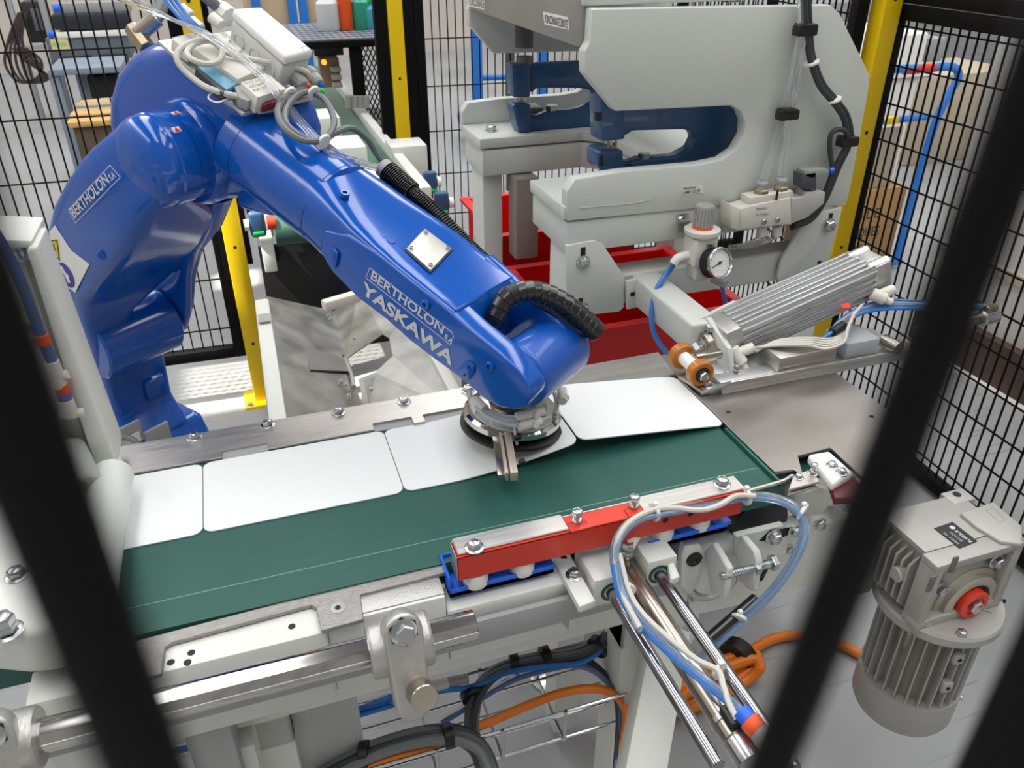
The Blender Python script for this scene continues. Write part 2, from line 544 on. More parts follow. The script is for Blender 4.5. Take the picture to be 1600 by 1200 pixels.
# ================================================================== BELT CONVEYOR
YF = .712            # front edge of the belt
YBK = 1.022          # front edge of the back rail
XE = .634            # right end of the belt
BELTM = M('green_belt', '#1f5249', .42, var=.10, vscale=9, stretch=(1.5, 25, 1), rvar=.08, bump=.25, bscale=500)
nt = BELTM.node_tree; b = nt.nodes['Principled BSDF']
src = b.inputs['Base Color'].links[0].from_socket
tc = nt.nodes.new('ShaderNodeTexCoord'); sp = nt.nodes.new('ShaderNodeSeparateXYZ')
nt.links.new(tc.outputs['Object'], sp.inputs[0])
def stripe(off, wid):
    a = nt.nodes.new('ShaderNodeMath'); a.operation = 'SUBTRACT'; a.inputs[1].default_value = off
    nt.links.new(sp.outputs[1], a.inputs[0])
    c = nt.nodes.new('ShaderNodeMath'); c.operation = 'ABSOLUTE'; nt.links.new(a.outputs[0], c.inputs[0])
    e = nt.nodes.new('ShaderNodeMath'); e.operation = 'LESS_THAN'; e.inputs[1].default_value = wid; nt.links.new(c.outputs[0], e.inputs[0])
    return e.outputs[0]
t = thing('belt_conveyor', (.1, .86, 0), 'belt conveyor with dark green belt carrying white plates', 'conveyor')
CONV = t
ln = stripe(.757 - .86, .0006)             # printed guide line along the belt
mx = nt.nodes.new('ShaderNodeMix'); mx.data_type = 'RGBA'; mx.inputs[7].default_value = (*lin('#7fa79a'), 1)
mu = nt.nodes.new('ShaderNodeMath'); mu.operation = 'MULTIPLY'; mu.inputs[1].default_value = .75
nt.links.new(ln, mu.inputs[0]); nt.links.new(mu.outputs[0], mx.inputs[0]); nt.links.new(src, mx.inputs[6]); nt.links.new(mx.outputs[2], b.inputs['Base Color'])
mb = MB()                                  # belt loop with a rounded nose
prof = [(-1.0, ZB)]
for i in range(9):
    a = math.pi / 2 - math.pi * i / 8
    prof.append((XE - .016 + .016 * math.cos(a), ZB - .016 + .016 * math.sin(a)))
prof.append((-1.0, ZB - .032))
mb.prism([(p[0], YF, p[1]) for p in prof], (0, YBK + .01 - YF, 0))
mb.part('belt', BELTM, t)
EDGEM = M('belt_edge_green', '#1f5a49', .4)
MB().bb(XE - .004, XE + .0006, YF + .002, .86, ZB - .012, ZB + .0012, .0008).part('end_scraper', EDGEM, t)

# back rail with notches and its row of bolts
zr = ZB + .006
yr0, yr1 = 1.022, 1.097
def xr(px, py): return PZ(px, py, zr).x
n1a, n1b = xr(347, 713), xr(419, 700)
n2a, n2b = xr(585, 671), xr(646, 659)
n3a, n3b = xr(664, 657), xr(735, 640)
pts = [(-.27, yr0), (n1a, yr0), (n1a, yr0 + .016), (n1b, yr0 + .016), (n1b, yr0), (n2a, yr0), (n2a, yr0 + .016), (n2b, yr0 + .016), (n2b, yr0 - .004), (n3a, yr0 - .004), (n3a, yr0 + .016), (n3b, yr0 + .016), (n3b, yr0), (.634, yr0), (.644, yr1 + .006), (.30, yr1), (-.27, yr1)]
rail = MB().prism([(x, y, zr - .005) for x, y in pts], (0, 0, .005)).part('back_rail', STEEL, t)
MB().bb(-.27, .63, yr0 + .004, yr1 - .004, ZB - .05, zr - .006).part('rail_support', CREAM, t)
MB().bb(n1a, n1b, yr0 - .002, yr0 + .016, ZB - .02, ZB + .0022).part('notch_floor', GREYP, t)
MB().bb(n2a, n3b, yr0 - .002, yr0 + .016, ZB - .02, ZB + .0022).part('notch_floor', GREYP, t)
for x in (-.136, -.03, .077, .181, .287): bolt(t, (x, 1.084, zr), Z, .0072)

# front edge plate with its countersunk tab, cream side beam below
ze = ZB - .002
lo = YF
plate = [PZ(205, 1003, ze), PZ(497, 926, ze), PZ(693, 874, ze), PZ(700, 893, ze), PZ(563, 928, ze), PZ(563, 936, ze), PZ(568, 967, ze), PZ(502, 985, ze), PZ(494, 949, ze), PZ(486, 944, ze), PZ(268, 1003, ze), PZ(257, 1010, ze), PZ(252, 1052, ze), PZ(150, 1080, ze), PZ(100, 1030, ze)]
MB().prism(plate, (0, 0, -.006), .0006, 1).part('edge_plate', M('grained_plate', '#9b9895', .45, .8, var=.1, vscale=120, bump=.8, bscale=420), t)
MB().cyl(PZ(528, 950, ze) - Z * .001, PZ(528, 950, ze) + Z * .0008, .0085, 20).part('screw', ZINC, t)
MB().cyl(PZ(528, 950, ze), PZ(528, 950, ze) + Z * .0012, .0035, 6).part('screw_socket', DARK, t)
z2 = ZB - .009
yb0 = PZ(420, 1005, z2).y
beam = thing('conveyor_beam_rail', (.1, .66, .8), 'cream painted front side beam below the green belt edge', 'beam')
MB().bb(-.30, PZ(505, 960, z2).x, yb0 - .004, YF - .008, .80, z2, .003).part('beam', CREAM, beam)
MB().bb(PZ(505, 960, z2).x + .001, PZ(690, 915, z2).x, yb0 + .004, YF - .004, .80, z2 + .001, .003).part('beam', CREAM, beam)
MB().bb(PZ(690, 915, z2).x + .001, .31, yb0 + .004, YF - .004, .80, .886, .003).part('beam', CREAM, beam)
MB().bb(PZ(515, 960, z2).x + .001, PZ(690, 915, z2).x, yb0 + .008, YF - .006, z2 - .001, z2 + .003, .001).part('cover_strip', M('silver_strip', '#b7b6b4', .4, .7, bump=.7, bscale=420), beam)
for px, py in ((299, 1020), (293, 1035), (267, 1035), (456, 979)):
    q = PZ(px, py, z2); MB().cyl(q - Z * .002, q + Z * .0004, .0042, 12).part('hole', DARK, beam)
MB().bb(-.30, .43, yb0 - .012, yb0 - .004, .835, .875, .002).part('lip', GREYP, beam)

# stainless transfer table right of the belt
tt = thing('transfer_table', (.8, .9, .9), 'brushed stainless table plate at the right end of the green belt', 'table')
zt = ZB + .003
TABM = M('worn_stainless', '#a39d98', .38, .95, var=.13, vscale=6, stretch=(1, 2.5, 1), rvar=.1)
tp = [(XE + .002, .738), (.664, .735), PZ(1255, 742, zt).xy[:], PZ(1247, 712, zt).xy[:], PZ(1298, 699, zt).xy[:], PZ(1360, 757, zt).xy[:], (.86, .745), (.90, .80), (.90, 1.06), (XE + .002, 1.10)]
MB().prism([(p[0], p[1], zt - .006) for p in tp], (0, 0, .006), .0008, 1).part('table_top', TABM, tt)
MB().bb(.66, .89, .82, 1.04, .82, zt - .0065).part('table_frame', CREAM, tt)
for px, py in ((1138, 644), (1362, 651)):
    q = PZ(px, py, zt); MB().cyl(q - Z * .002, q + Z * .0004, .004, 12).part('hole', DARK, tt)
# belt below the slot
MB().bb(.68, .86, .74, .81, .89, .90).part('slot_belt', BELTM, tt)
# white wear block with two screws
wb = thing('wear_block', PZ(1300, 730, .93), 'white rounded plastic block with two bolts at the table corner', 'block')
q = [PZ(1262, 709, .938), PZ(1296, 703, .938), PZ(1334, 737, .938), PZ(1302, 756, .938)]
MB().prism([p for p in q], (0, 0, -.016), .005, 3).part('block', WHITEP, wb)
bolt(wb, PZ(1300, 728, .938), Z, .0055); bolt(wb, PZ(1315, 739, .938), Z, .0055)
MB().prism([PZ(1318, 752, .915), PZ(1345, 742, .915), PZ(1390, 790, .915), PZ(1345, 800, .915)], (0, 0, -.03), .006, 3).part('lower_block', WHITEP, wb)
MB().prism([PZ(1296, 752, .925), PZ(1334, 744, .925), PZ(1360, 775, .925), PZ(1305, 778, .925)], (0, 0, -.012), .001).part('pad', M('dark_red_pad', '#6a2226', .5), wb)
# hinge bracket with two screws at the belt corner
hb = thing('corner_bracket', PZ(1260, 745, .925), 'small stainless bracket with two bolts at the belt corner', 'bracket')
q = [PZ(1240, 742, .93), PZ(1268, 733, .93), PZ(1281, 752, .93), PZ(1232, 765, .93)]
MB().prism(q, (0, 0, -.004), .0008, 1).part('plate', STEELY, hb)
MB().prism([p - Z * .008 for p in q], (0, 0, -.004), .0008, 1).part('plate', STEELY, hb)
bolt(hb, PZ(1248, 746, .93), Z, .0045); bolt(hb, PZ(1270, 740, .93), Z, .0045, shank=.012)
MB().tube([PZ(1165, 768, .925), PZ(1222, 752, .925), PZ(1238, 744, .925), PZ(1252, 760, .925)], .003, 8).part('edge_strip', STEELY, hb)

# ------------------------------------------------------------------ white plates
def rrect(x0, x1, y0, y1, r, n=5):
    o = []
    for cx, cy, a0 in ((x1 - r, y1 - r, 0), (x0 + r, y1 - r, 90), (x0 + r, y0 + r, 180), (x1 - r, y0 + r, 270)):
        for i in range(n + 1):
            a = math.radians(a0 + 90 * i / n); o.append((cx + r * math.cos(a), cy + r * math.sin(a)))
    return o
def sheet(x0, x1, zf, label, y0=.862, y1=1.0195, group='white plates'):
    """thin plate bent along x by the height function zf, split into strips so that it follows the bend"""
    r = .013; n = 48; th = .0016
    rings_t = []
    mb = MB(); vs = []; fs = []
    for i in range(n + 1):
        # finer sampling near both ends for the round corners
        u = i / n; u = .5 - .5 * math.cos(math.pi * u)
        x = x0 + (x1 - x0) * u
        e = min(x - x0, x1 - x); c = 0
        if e < r: c = r - math.sqrt(max(0, r * r - (r - e) ** 2))
        for yy in (y0 + c, y1 - c):
            z = zf(x, yy)
            vs += [(x, yy, z), (x, yy, z + th)]
    for i in range(n):
        a = i * 4; b_ = a + 4
        fs += [(a + 1, a + 3, b_ + 3, b_ + 1), (a, b_, b_ + 2, a + 2), (a, a + 1, b_ + 1, b_), (a + 2, b_ + 2, b_ + 3, a + 3)]
    fs += [(0, 2, 3, 1), (n * 4, n * 4 + 1, n * 4 + 3, n * 4 + 2)]
    mb.add(vs, fs)
    return mb.thing('white_plate', WHITEPL, label, 'plate', group)
z0 = ZB + .0006
sheet(-.388, -.1262, lambda x, y: z0, 'blank white plate half under the white roller at the left')
sheet(-.1250, .1343, lambda x, y: z0, 'flat blank white plate, second from the white roller')
X3 = .392
def lift3(x, y):
    u = max(0, (x - .20) / (X3 - .20)); return z0 + .026 * u ** 1.6
sheet(.1355, X3 - .0025, lift3, 'blank white plate bending upwards under the robot gripper')
def lift4(x, y):
    u = max(0, (XE - .004 - x) / (XE - .004 - X3)); return z0 + .002 + .026 * u ** .9
sheet(X3 - .001, XE - .002, lift4, 'glossy blank white plate leaning down to the stainless table, nearest the brown rollers')

# ------------------------------------------------------------------ red guide over the blue roller rail
zg = .958
g0 = PZ(708, 860, zg); g1 = PZ(1162, 757, zg)
gy0 = PZ(712, 872, zg).y; gy1 = PZ(706, 853, zg).y
gyr = PZ(1164, 768, zg).y
gx0, gx1 = g0.x, PZ(1164, 768, zg).x
gy0 = (gy0 + gyr) / 2
gd = gy1 - gy0 + .006
rg = thing('guide_bar', (gx0, gy0, .9), 'bright red guide bar with stainless strips along the belt front', 'guide')
gm = PZ(888, 826, zg).x
gr = PZ(1003, 797, zg).x
mb = MB()
mb.bb(gx0, gx1, gy0, gy0 + .003, zg - .037, zg, .0008, 1)
mb.bb(gx0, gx1, gy0, gy0 + gd, zg - .003, zg, .0008, 1)
mb.part('red_profile', RED, rg)
MB().bb(gx0 + .003, gm, gy0 + .003, gy0 + gd + .004, zg, zg + .0025, .001, 1).part('top_strip', STEEL, rg)
MB().bb(gr, gx1 + .003, gy0 + .003, gy0 + gd + .004, zg, zg + .0025, .001, 1).part('top_strip', STEEL, rg)
MB().bb(gx0, gx0 + .002, gy0, gy0 + gd, zg - .036, zg).part('end_strip', STEEL, rg)
MB().bb(gx0 + .002, gx1, gy0 + gd + .001, gy0 + gd + .003, zg - .034, zg - .001).part('inner_strip', STEEL, rg)
bolt(rg, PZ(741, 856, zg + .0025), Z, .0078)
bolt(rg, PZ(1128, 757, zg + .0025), Z, .0078)
for px, py in ((901, 818), (990, 795)): 
    q = PZ(px, py, zg)
    bolt(rg, q, Z, .0062, washer=False, shank=.014)
    MB().box(q + V3((0, -.006, .0012)), (.026, .016, .0025), None, .001).part('weld_pad', RED, rg)
for px, py in ((1040, 813), (1079, 803)):
    q = PY(px, py, gy0 - .0003); MB().cyl(q, q + Y * .002, .0042, 12).part('hole', DARK, rg)

# blue rail and its white rollers
zl = .918
bl = thing('roller_rail', (.4, gy0, .88), 'blue plastic rail with white rollers under the red guide bar', 'roller rail')
q0 = PZ(702, 924, .905); q1 = PZ(1133, 812, .905)
by0 = q0.y
mb = MB()
xs_ = ((q0.x, PZ(866, 884, .905).x), (PZ(1012, 846, .905).x, q1.x))
for xa, xb in xs_:
    mb = MB()
    mb.bb(xa, xb, by0, by0 + .045, .893, .901, .001, 1)
    mb.bb(xa, xb, by0, by0 + .003, .893, .906, .001, 1)
    mb.bb(xa, xb, by0 + .042, by0 + .045, .893, .925, .001, 1)
    if xa == q0.x: mb.bb(xa, xa + .003, by0, by0 + .045, .893, .925, .001, 1)
    mb.part('rail', BLUEPL, bl)
for px, py in ((742, 894), (815, 875), (1034, 822), (1091, 807)):
    q = PZ(px, py, .915)
    MB().lathe((q.x, q.y, .8985), Z, [(.0145, 0), (.0162, .003), (.0162, .012), (.0145, .020), (.010, .022)], 24).part('roller', WHITEP, bl)
for px in (775, 845, 1062, 1115):
    q = PZ(px, 930 - (px - 700) * .27 - 18, .905); MB().box((q.x, by0 + .012, .9035), (.024, .02, .006), None, .001).part('rib', BLUEPL, bl)

# ------------------------------------------------------------------ guided cylinder, rods towards the viewer
xA, xB, xM = .343, .412, .379
zq = .88
gc = thing('guided_cylinder', (xM, .66, .84), 'white guide block with two steel rods and a stainless air cylinder', 'cylinder')
zt_ = zq + .024
mb = MB()
mb.bb(xA - .024, xA + .017, .640, .72, zq - .02, zt_, .002)
mb.bb(xB - .017, xB + .024, .648, .72, zq - .02, zt_, .002)
mb.bb(xA - .024, xB + .024, .70, .742, zq - .02, zt_, .002)
mb.part('guide_block', CREAM, gc)
for xx, ye in ((xA, .640), (xB, .648)):
    MB().lathe((xx, ye + .001, zq), -Y, [(.0145, 0), (.0145, .0018), (.0105, .0022), (.0105, -.001)], 28).part('seal', M('green_seal', '#0c4a46', .4), gc)
MB().cyl((xA, .70, zq), (xA, .392, zq), .0078, 28, bev=.001).part('guide_rod', RODM, gc)
MB().cyl((xB, .70, zq), (xB, .365, zq), .0078, 28, bev=.001).part('guide_rod', RODM, gc)
br = MB().cyl((xM, .69, zq - .004), (xM, .415, zq - .004), .0145, 32, bev=.001).part('barrel', GUNM, gc)
MB().cyl((xM, .415, zq - .004), (xM, .385, zq - .004), .0155, 32, bev=.002).part('end_cap', ZINC, gc)
MB().lathe((xM, .44, zq - .004), -Y, [(.0162, 0), (.0162, .006)], 32).part('clamp_band', ZINC, gc)
MB().box((xM - .001, .428, zq + .016), (.016, .024, .012), None, .002).part('sensor', BLACKP, gc)
MB().lathe((xM, .69, zq - .006), -Y, [(.011, 0), (.012, .012), (.0145, .02)], 24).part('front_cap', BRASS, gc)
MB().cyl((xM - .006, .725, zt_ - .008), (xM - .006, .725, zt_ + .001), .017, 24).part('piston_recess', DARK, gc)
MB().lathe((xM - .002, .73, zt_ - .01), (0.3, .4, 1), [(.013, 0), (.013, .016), (.007, .02), (.007, .012)], 24).part('coupling', BLACKP, gc)
# elbow fitting on the front cap
f0 = V3((xM - .001, .672, zq + .008))
MB().cyl(f0, f0 + V3((0, 0, .012)), .004, 12).part('fitting_stem', BRASS, gc)
MB().hexa(f0 + V3((0, 0, .012)), Z, .0078, .009).part('fitting_nut', ZINC, gc)
fe = MB().cyl(f0 + V3((0, 0, .026)), f0 + V3((.018, .014, .032)), .0078, 16, bev=.001).part('elbow_fitting', IVORY, gc)
MB().cyl(f0 + V3((.0165, .013, .0315)), f0 + V3((.021, .016, .033)), .0082, 16).part('fitting_ring', ORANGEP, gc)
MB().cyl(f0 + V3((.021, .016, .033)), f0 + V3((.026, .020, .035)), .0078, 16).part('fitting_ring', BLUEPL, gc)
MB().hexa(f0 + V3((0, 0, .022)), Z, .0075, .012).part('fitting_screw', ZINC, gc)
# fitting at the rear end
f1 = V3((xM + .012, .402, zq + .022))
MB().lathe(f1, V3((.25, -.9, -.15)), [(.010, 0), (.0125, .006), (.0125, .03), (.009, .04)], 20).part('elbow_fitting', GREYP, gc)
MB().cyl(f1, f1 + V3((-.004, .012, .003)), .0105, 16).part('fitting_ring', ORANGEP, gc)
MB().cyl(f1 + V3((-.004, .012, .003)), f1 + V3((-.007, .022, .005)), .0095, 16).part('fitting_ring', BLUEPL, gc)
# side plates with bolts and bent sheet bracket under them
ps = [PZ(863, 871, .894), PZ(890, 863, .894), PZ(931, 938, .894), PZ(905, 948, .894)]
MB().prism(ps, (0, 0, -.012), .0025).part('mounting_plate', CREAM, gc)
bolt(gc, PZ(897, 899, .894), Z, .0072)
MB().cyl(PZ(881, 872, .8935), PZ(881, 872, .8946), .0042, 12).part('hole', DARK, gc)
MB().prism([PZ(1040, 862, .894), PZ(1052, 875, .894), PZ(1063, 900, .894), PZ(1048, 906, .894)], (0, 0, -.012), .0025).part('mounting_plate', CREAM, gc)
bk = [PZ(856, 905, .86), PZ(862, 900, .86), PZ(896, 948, .852), PZ(960, 932, .852), PZ(962, 936, .85), PZ(894, 955, .85)]
mb = MB(); mb.tube([PZ(858, 898, .868), PZ(868, 925, .858), PZ(890, 951, .85), PZ(915, 951, .85), PZ(962, 938, .85)], .0022, 6)
mb.prism([PZ(858, 900, .866), PZ(890, 951, .85), PZ(962, 936, .85), PZ(930, 900, .866)], (0, 0, -.0015))
mb.prism([PZ(858, 900, .866), PZ(890, 951, .85), PZ(888, 985, .82), PZ(856, 945, .82)], (0.001, 0, -.0015))
mb.part('bent_bracket', STEELY, gc)
# ------------------------------------------------------------------ support rod and cast clamps
yR, zR = .603, .925
rod_r = .0165
sr = MB().cyl((-.46, yR, zR), (PY(742, 966, yR).x, yR, zR), rod_r, 40, bev=.001).thing('support_rod', CHROME, 'long polished steel rod running along the conveyor front', 'rod')
def clamp(cx, label):
    t = thing('rod_clamp', (cx, yR, zR - .05), label, 'clamp')
    mb = MB()
    mb.lathe((cx - .033, yR, zR), X, [(.0165, 0), (.028, 0), (.030, .003), (.030, .063), (.028, .066), (.0165, .066)], 36)
    # eye shaped body, in the plane across the rod
    def eye(r1, r2, zt, zb, th):
        pts = []
        for i in range(13):
            a = math.pi * i / 12; pts.append((r1 * math.cos(a), zt + r1 * math.sin(a)))
        for i in range(13):
            a = math.pi + math.pi * i / 12; pts.append((r2 * math.cos(a), zb + r2 * math.sin(a)))
        return pts
    pr = eye(.021, .019, .030, -.052, .02)
    # body lies against the rod, facing the viewer
    n = V3((.10, -.93, .36)).normalized(); u = X - n * X.dot(n); u.normalize(); v = n.cross(u)
    c0 = V3((cx, yR, zR))
    mb.prism([c0 + u * p[0] + v * (p[1] - .004) + n * .010 for p in pr], n * .022, .004, 3)
    mb.part('clamp_body', CAST, t)
    top = c0 + v * .028 + n * .032
    MB().lathe(top, n, [(.0145, 0), (.0145, .002), (.0115, .003)], 28).part('washer', ZINC, t)
    MB().hexa(top + n * .002, n, .0105, .008).part('bolt_head', ZINC, t)
    MB().hexa(top - n * .002, n, .0165, .0025).part('nut_recess', DARK, t)
    return t, c0, u, v, n
t, c0, u, v, n = clamp(PY(622, 985, yR).x, 'cast aluminium rod clamp holding a short round stub rod')
a = PZ(614, 1022, .862); e = PZ(664, 1092, .905)
d = (e - a).normalized()
MB().cyl(a - d * .012, e, .0148, 32, bev=.001).thing('stub_rod', GUNM, 'short round steel stub rod gripped below the cast clamp', 'rod')
MB().lathe(a - d * .008, d, [(.0155, 0), (.0205, 0), (.019, .016), (.0155, .016)], 28).part('stub_sleeve', CAST, t)
q = PY(20, 1150, yR)
clamp(q.x - .012, 'cast aluminium rod clamp at the left end of the polished rod')

# ------------------------------------------------------------------ right side of the conveyor frame: plate, tension bracket, leg
yS = .70
sf = thing('belt_drive_stand', (.6, yS, .0), 'cream conveyor drive frame with tension bolt bracket and leg', 'frame')
xs0, xs1 = PY(1055, 890, yS).x, PY(1330, 800, yS).x
side = [PY(1052, 880, yS), PY(1330, 806, yS), PY(1345, 830, yS), PY(1340, 900, yS), PY(1300, 925, yS), PY(1290, 905, yS), PY(1180, 940, yS), PY(1095, 960, yS), PY(1055, 940, yS)]
MB().prism(side, (0, .012, 0), .0015, 1).part('side_plate', CREAM, sf)
MB().bb(xs0, xs1, yS - .002, yS + .03, side[0].z - .004, side[0].z + .004, .001).part('top_flange', CREAM, sf)
pl2 = [PY(1150, 838, yS - .01), PY(1225, 820, yS - .01), PY(1232, 850, yS - .01), PY(1228, 868, yS - .01), PY(1168, 880, yS - .01), PY(1150, 870, yS - .01)]
MB().prism(pl2, (0, .01, 0), .0015, 1).part('tension_plate', CREAM, sf)
MB().prism([PY(1186, 845, yS - .0105), PY(1204, 828, yS - .0105), PY(1240, 825, yS - .0105), PY(1240, 832, yS - .0105), PY(1205, 848, yS - .0105)], (0, .002, 0)).part('slot', DARK, sf)
bolt(sf, PY(1208, 838, yS - .012), -Y, .0085)
bolt(sf, PY(1240, 829, yS - .012), -Y, .0065)
bolt(sf, PY(1232, 858, yS - .002), -Y, .005)
bolt(sf, PY(1280, 818, yS - .002), -Y, .007)
MB().prism([PY(1066, 865, yS - .012), PY(1070, 853, yS - .012), PY(1093, 850, yS - .012), PY(1098, 858, yS - .012), PY(1094, 905, yS - .012), PY(1080, 930, yS - .012), PY(1064, 918, yS - .012)], (0, .012, 0), .002).part('pad', CREAM, sf)
q = PY(1084, 873, yS - .012)
MB().lathe(q, -Y, [(.0115, 0), (.0115, .003), (.010, .004), (.004, .004), (.003, .002)], 20).part('rubber_cap', BLACKP, sf)
# the two lugs: plates across x that stand out towards the viewer
def lug(pxs, name='lug', th=.010):
    x0 = None
    pts = [V3(p) for p in pxs]
    MB().prism(pts, (th, 0, 0), .0015, 1).part(name, CREAM, sf)
xl = PY(1108, 860, yS - .01).x
lug([PX(1100, 862, xl), PX(1112, 848, xl), PX(1137, 890, xl), PX(1130, 936, xl), PX(1110, 925, xl)])
x2 = PY(1152, 850, yS - .01).x
lug([PX(1150, 850, x2), PX(1158, 838, x2), PX(1178, 862, x2), PX(1182, 880, x2), PX(1176, 924, x2), PX(1150, 905, x2)])
q = PX(1137, 898, xl + .005)
MB().cyl(q - X * .01, q + X * .068, .0055, 16).part('threaded_rod', ZINC, sf)
for k in range(22):
    MB().lathe(q + X * (-.008 + k * .0033), X, [(.0055, 0), (.0064, .0008), (.0055, .0016)], 14).part('thread', ZINC, sf) if k in (4, 5, 6, 7, 8, 9, 16, 17, 18, 19) else None
MB().hexa(q + X * .040, X, .0105, .008).part('nut', ZINC, sf)
MB().hexa(q + X * .066, X, .0115, .009).part('bolt_head', ZINC, sf)
# leg plate with oblong holes below the block
lp = [PY(1055, 935, yS), PY(1098, 925, yS), PY(1090, 985, yS), PY(1080, 1010, yS), PY(1048, 1015, yS)]
MB().prism(lp, (0, .008, 0), .0015, 1).part('leg_plate', CREAM, sf)
for px, py in ((1068, 924), (1083, 932)):
    q = PY(px, py, yS - .0005); MB().cyl(q, q + Y * .001, .0045, 12).part('hole', DARK, sf)
bolt(sf, PY(1068, 987, yS), -Y, .006)
bolt(sf, PY(1066, 960, yS), -Y, .005)
# inclined leg and rear parts
def bar(root, a, b_, w, d, mat, name, bev=.003, hint=None):
    a, b_ = V3(a), V3(b_); z = (b_ - a); L = z.length; x, y, zz = frame(z, hint or X)
    MB().box((a + b_) / 2, (w, d, L), (x, y, zz), bev).part(name, mat, root)
bar(sf, PD(1042, 985, 1.17), PD(985, 1290, 1.03), .055, .055, CREAM, 'leg')
bar(sf, (.47, .72, .80), (.47, .72, .40), .05, .05, CREAM, 'front_leg')
MB().bb(.44, .50, 1.03, 1.09, .05, .80, .003).part('rear_leg', CREAM, sf)
ft = PZ(858, 1062, 0)
MB().lathe((ft.x, ft.y, 0), Z, [(.045, 0), (.045, .012), (.03, .02), (.011, .024), (.011, .30)], 24).part('levelling_foot', ZINC, sf)
hk = PD(1112, 918, 1.15)
MB().tube([hk + V3((-.05, 0, .03)), hk + V3((-.03, 0, .0)), hk + V3((0, 0, -.012)), hk + V3((.03, 0, .005)), hk + V3((.025, 0, .03))], .009, 12).part('hook', ZINC, sf)
MB().cyl(PD(1180, 900, 1.14), PD(1190, 880, 1.16), .012, 16, bev=.002).part('plug', BLACKP, sf)
MB().cyl(PD(1172, 917, 1.13), PD(1178, 905, 1.135), .010, 16, bev=.001).part('plug_ring', ORANGEP, sf)
# dark recess between belt end and side plate: drive drum
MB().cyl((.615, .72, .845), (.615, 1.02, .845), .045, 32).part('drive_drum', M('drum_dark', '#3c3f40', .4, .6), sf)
MB().cyl((.70, .72, .86), (.70, .80, .86), .03, 28).part('drum_hub', CREAM, sf)

# lower frame beams
lf = thing('conveyor_stand', (.1, .8, 0), 'white square tube support frame under the conveyor', 'frame')
MB().bb(-.42, .47, .70, .75, .74, .79, .004).part('cross_beam', CREAM, lf)
MB().bb(-.42, .47, .98, 1.03, .62, .67, .004).part('cross_beam', CREAM, lf)
for x in (-.12, .41): MB().bb(x, x + .06, .72, 1.05, .66, .72, .004).part('depth_beam', CREAM, lf)
for x in (-.12, .41): MB().bb(x, x + .06, .72, .78, .03, .75, .004).part('leg', CREAM, lf)
bp = [PY(370, 1075, .74), PY(545, 1035, .74), PY(560, 1100, .74), PY(575, 1210, .74), PY(385, 1210, .74)]
MB().prism(bp, (0, .004, 0), .001).part('lower_panel', M('frame_grey', '#aeb0ae', .45, var=.04), lf)
MB().bb(-.17, -.12, .66, .72, .5, .8, .003).part('bracket', GREYP, lf)
MB().box(PD(370, 1170, 1.0), (.05, .05, .06), None, .004).part('gusset', CREAM, lf)

# ------------------------------------------------------------------ gear motor
xm, ym = .917, .66
gmx = thing('gear_motor', (xm, ym, .30), 'grey worm gear motor with red shaft cap and ribbed body', 'motor')
zT = .80
x0, x1 = .838, 1.00
y0, y1 = .605, .715
zBm = .675
mb = MB()
mb.bb(x0 + .012, x1 - .012, y0 + .016, y1 - .01, zBm, zT - .009, .010, 3)
mb.lathe((xm, y1 - .02, .735), Y, [(.062, 0), (.06, .02), (.05, .03)], 32)
mb.part('gearbox', MOTOR, gmx)
mb = MB()                                   # front square frame around the output bearing
fr = .018
for (a, b_, c, d) in ((x0, x1, zT - .014, zT), (x0, x1, zBm - .006, zBm + .012), (x0, x0 + .016, zBm + .01, zT - .012), (x1 - .016, x1, zBm + .01, zT - .012)):
    mb.bb(a, b_, y0, y0 + .03, c, d, .002)
mb.part('front_frame', MOTOR, gmx)
mb = MB()
mb.bb(x0 + .006, x1 - .006, y0 + .0305, y1 + .012, zT - .008, zT + .0005, .0005)
mb.prism([PZ(x, y, zT + .006) for x, y in ((1500, 801), (1552, 783), (1598, 822), (1598, 850), (1565, 846), (1525, 822))], (0, 0, -.008), .003, 3)
mb.part('top_cover', MOTOR, gmx)
# plaque with maker lettering on the top cover, left part
MB().prism([PZ(1459, 826, zT + .0005), PZ(1488, 816, zT + .0005), PZ(1527, 846, zT + .0005), PZ(1499, 857, zT + .0005)], (0, 0, .0012), .0003, 1).part('name_plate', M('plate_black', '#1c1c1c', .4), gmx)
npl = [o for o in gmx.children if o.name.startswith('name_plate')][0]
pa = PZ(1527, 845, zT + .002); pb = PZ(1489, 817, zT + .002); pc = PZ(1499, 857, zT + .002)
text('lettering', '\u25cf sermes', gmx, pb.lerp(pa, .06) + (pc - pa) * .36, pa - pb, pa - pc, .0105, PRINTW, parent=npl, bold=.03, width=(pb - pa).length * .9)
text('lettering', 'MOTORE', gmx, pb.lerp(pa, .30) + (pc - pa) * .62, pa - pb, pa - pc, .006, PRINTW, parent=npl, width=(pb - pa).length * .5)
text('lettering', 'Nr 12061', gmx, pb.lerp(pa, .22) + (pc - pa) * .88, pa - pb, pa - pc, .006, PRINTW, parent=npl, width=(pb - pa).length * .6)
# embossed rectangle on the cover
e4 = [PZ(1541, 797, zT + .006), PZ(1551, 793, zT + .006), PZ(1572, 812, zT + .006), PZ(1562, 817, zT + .006)]
for i in range(4):
    a, b_ = e4[i], e4[(i + 1) % 4]
    MB().box((a + b_) / 2, ((b_ - a).length, .0012, .0012), ((b_ - a).normalized(), Z.cross((b_ - a).normalized()), Z)).part('embossing', MOTOR, gmx)
# mounting lugs at the corners of the top
for (x, y) in ((x1 - .012, y1 + .004), (x0 + .01, y1 + .004)):
    MB().bb(x - .022, x + .022, y - .012, y + .018, zT - .02, zT + .002, .003).part('lug', MOTOR, gmx)
    MB().cyl((x, y + .006, zT + .0005), (x, y + .006, zT + .0026), .0065, 16).part('lug_hole', DARK, gmx)
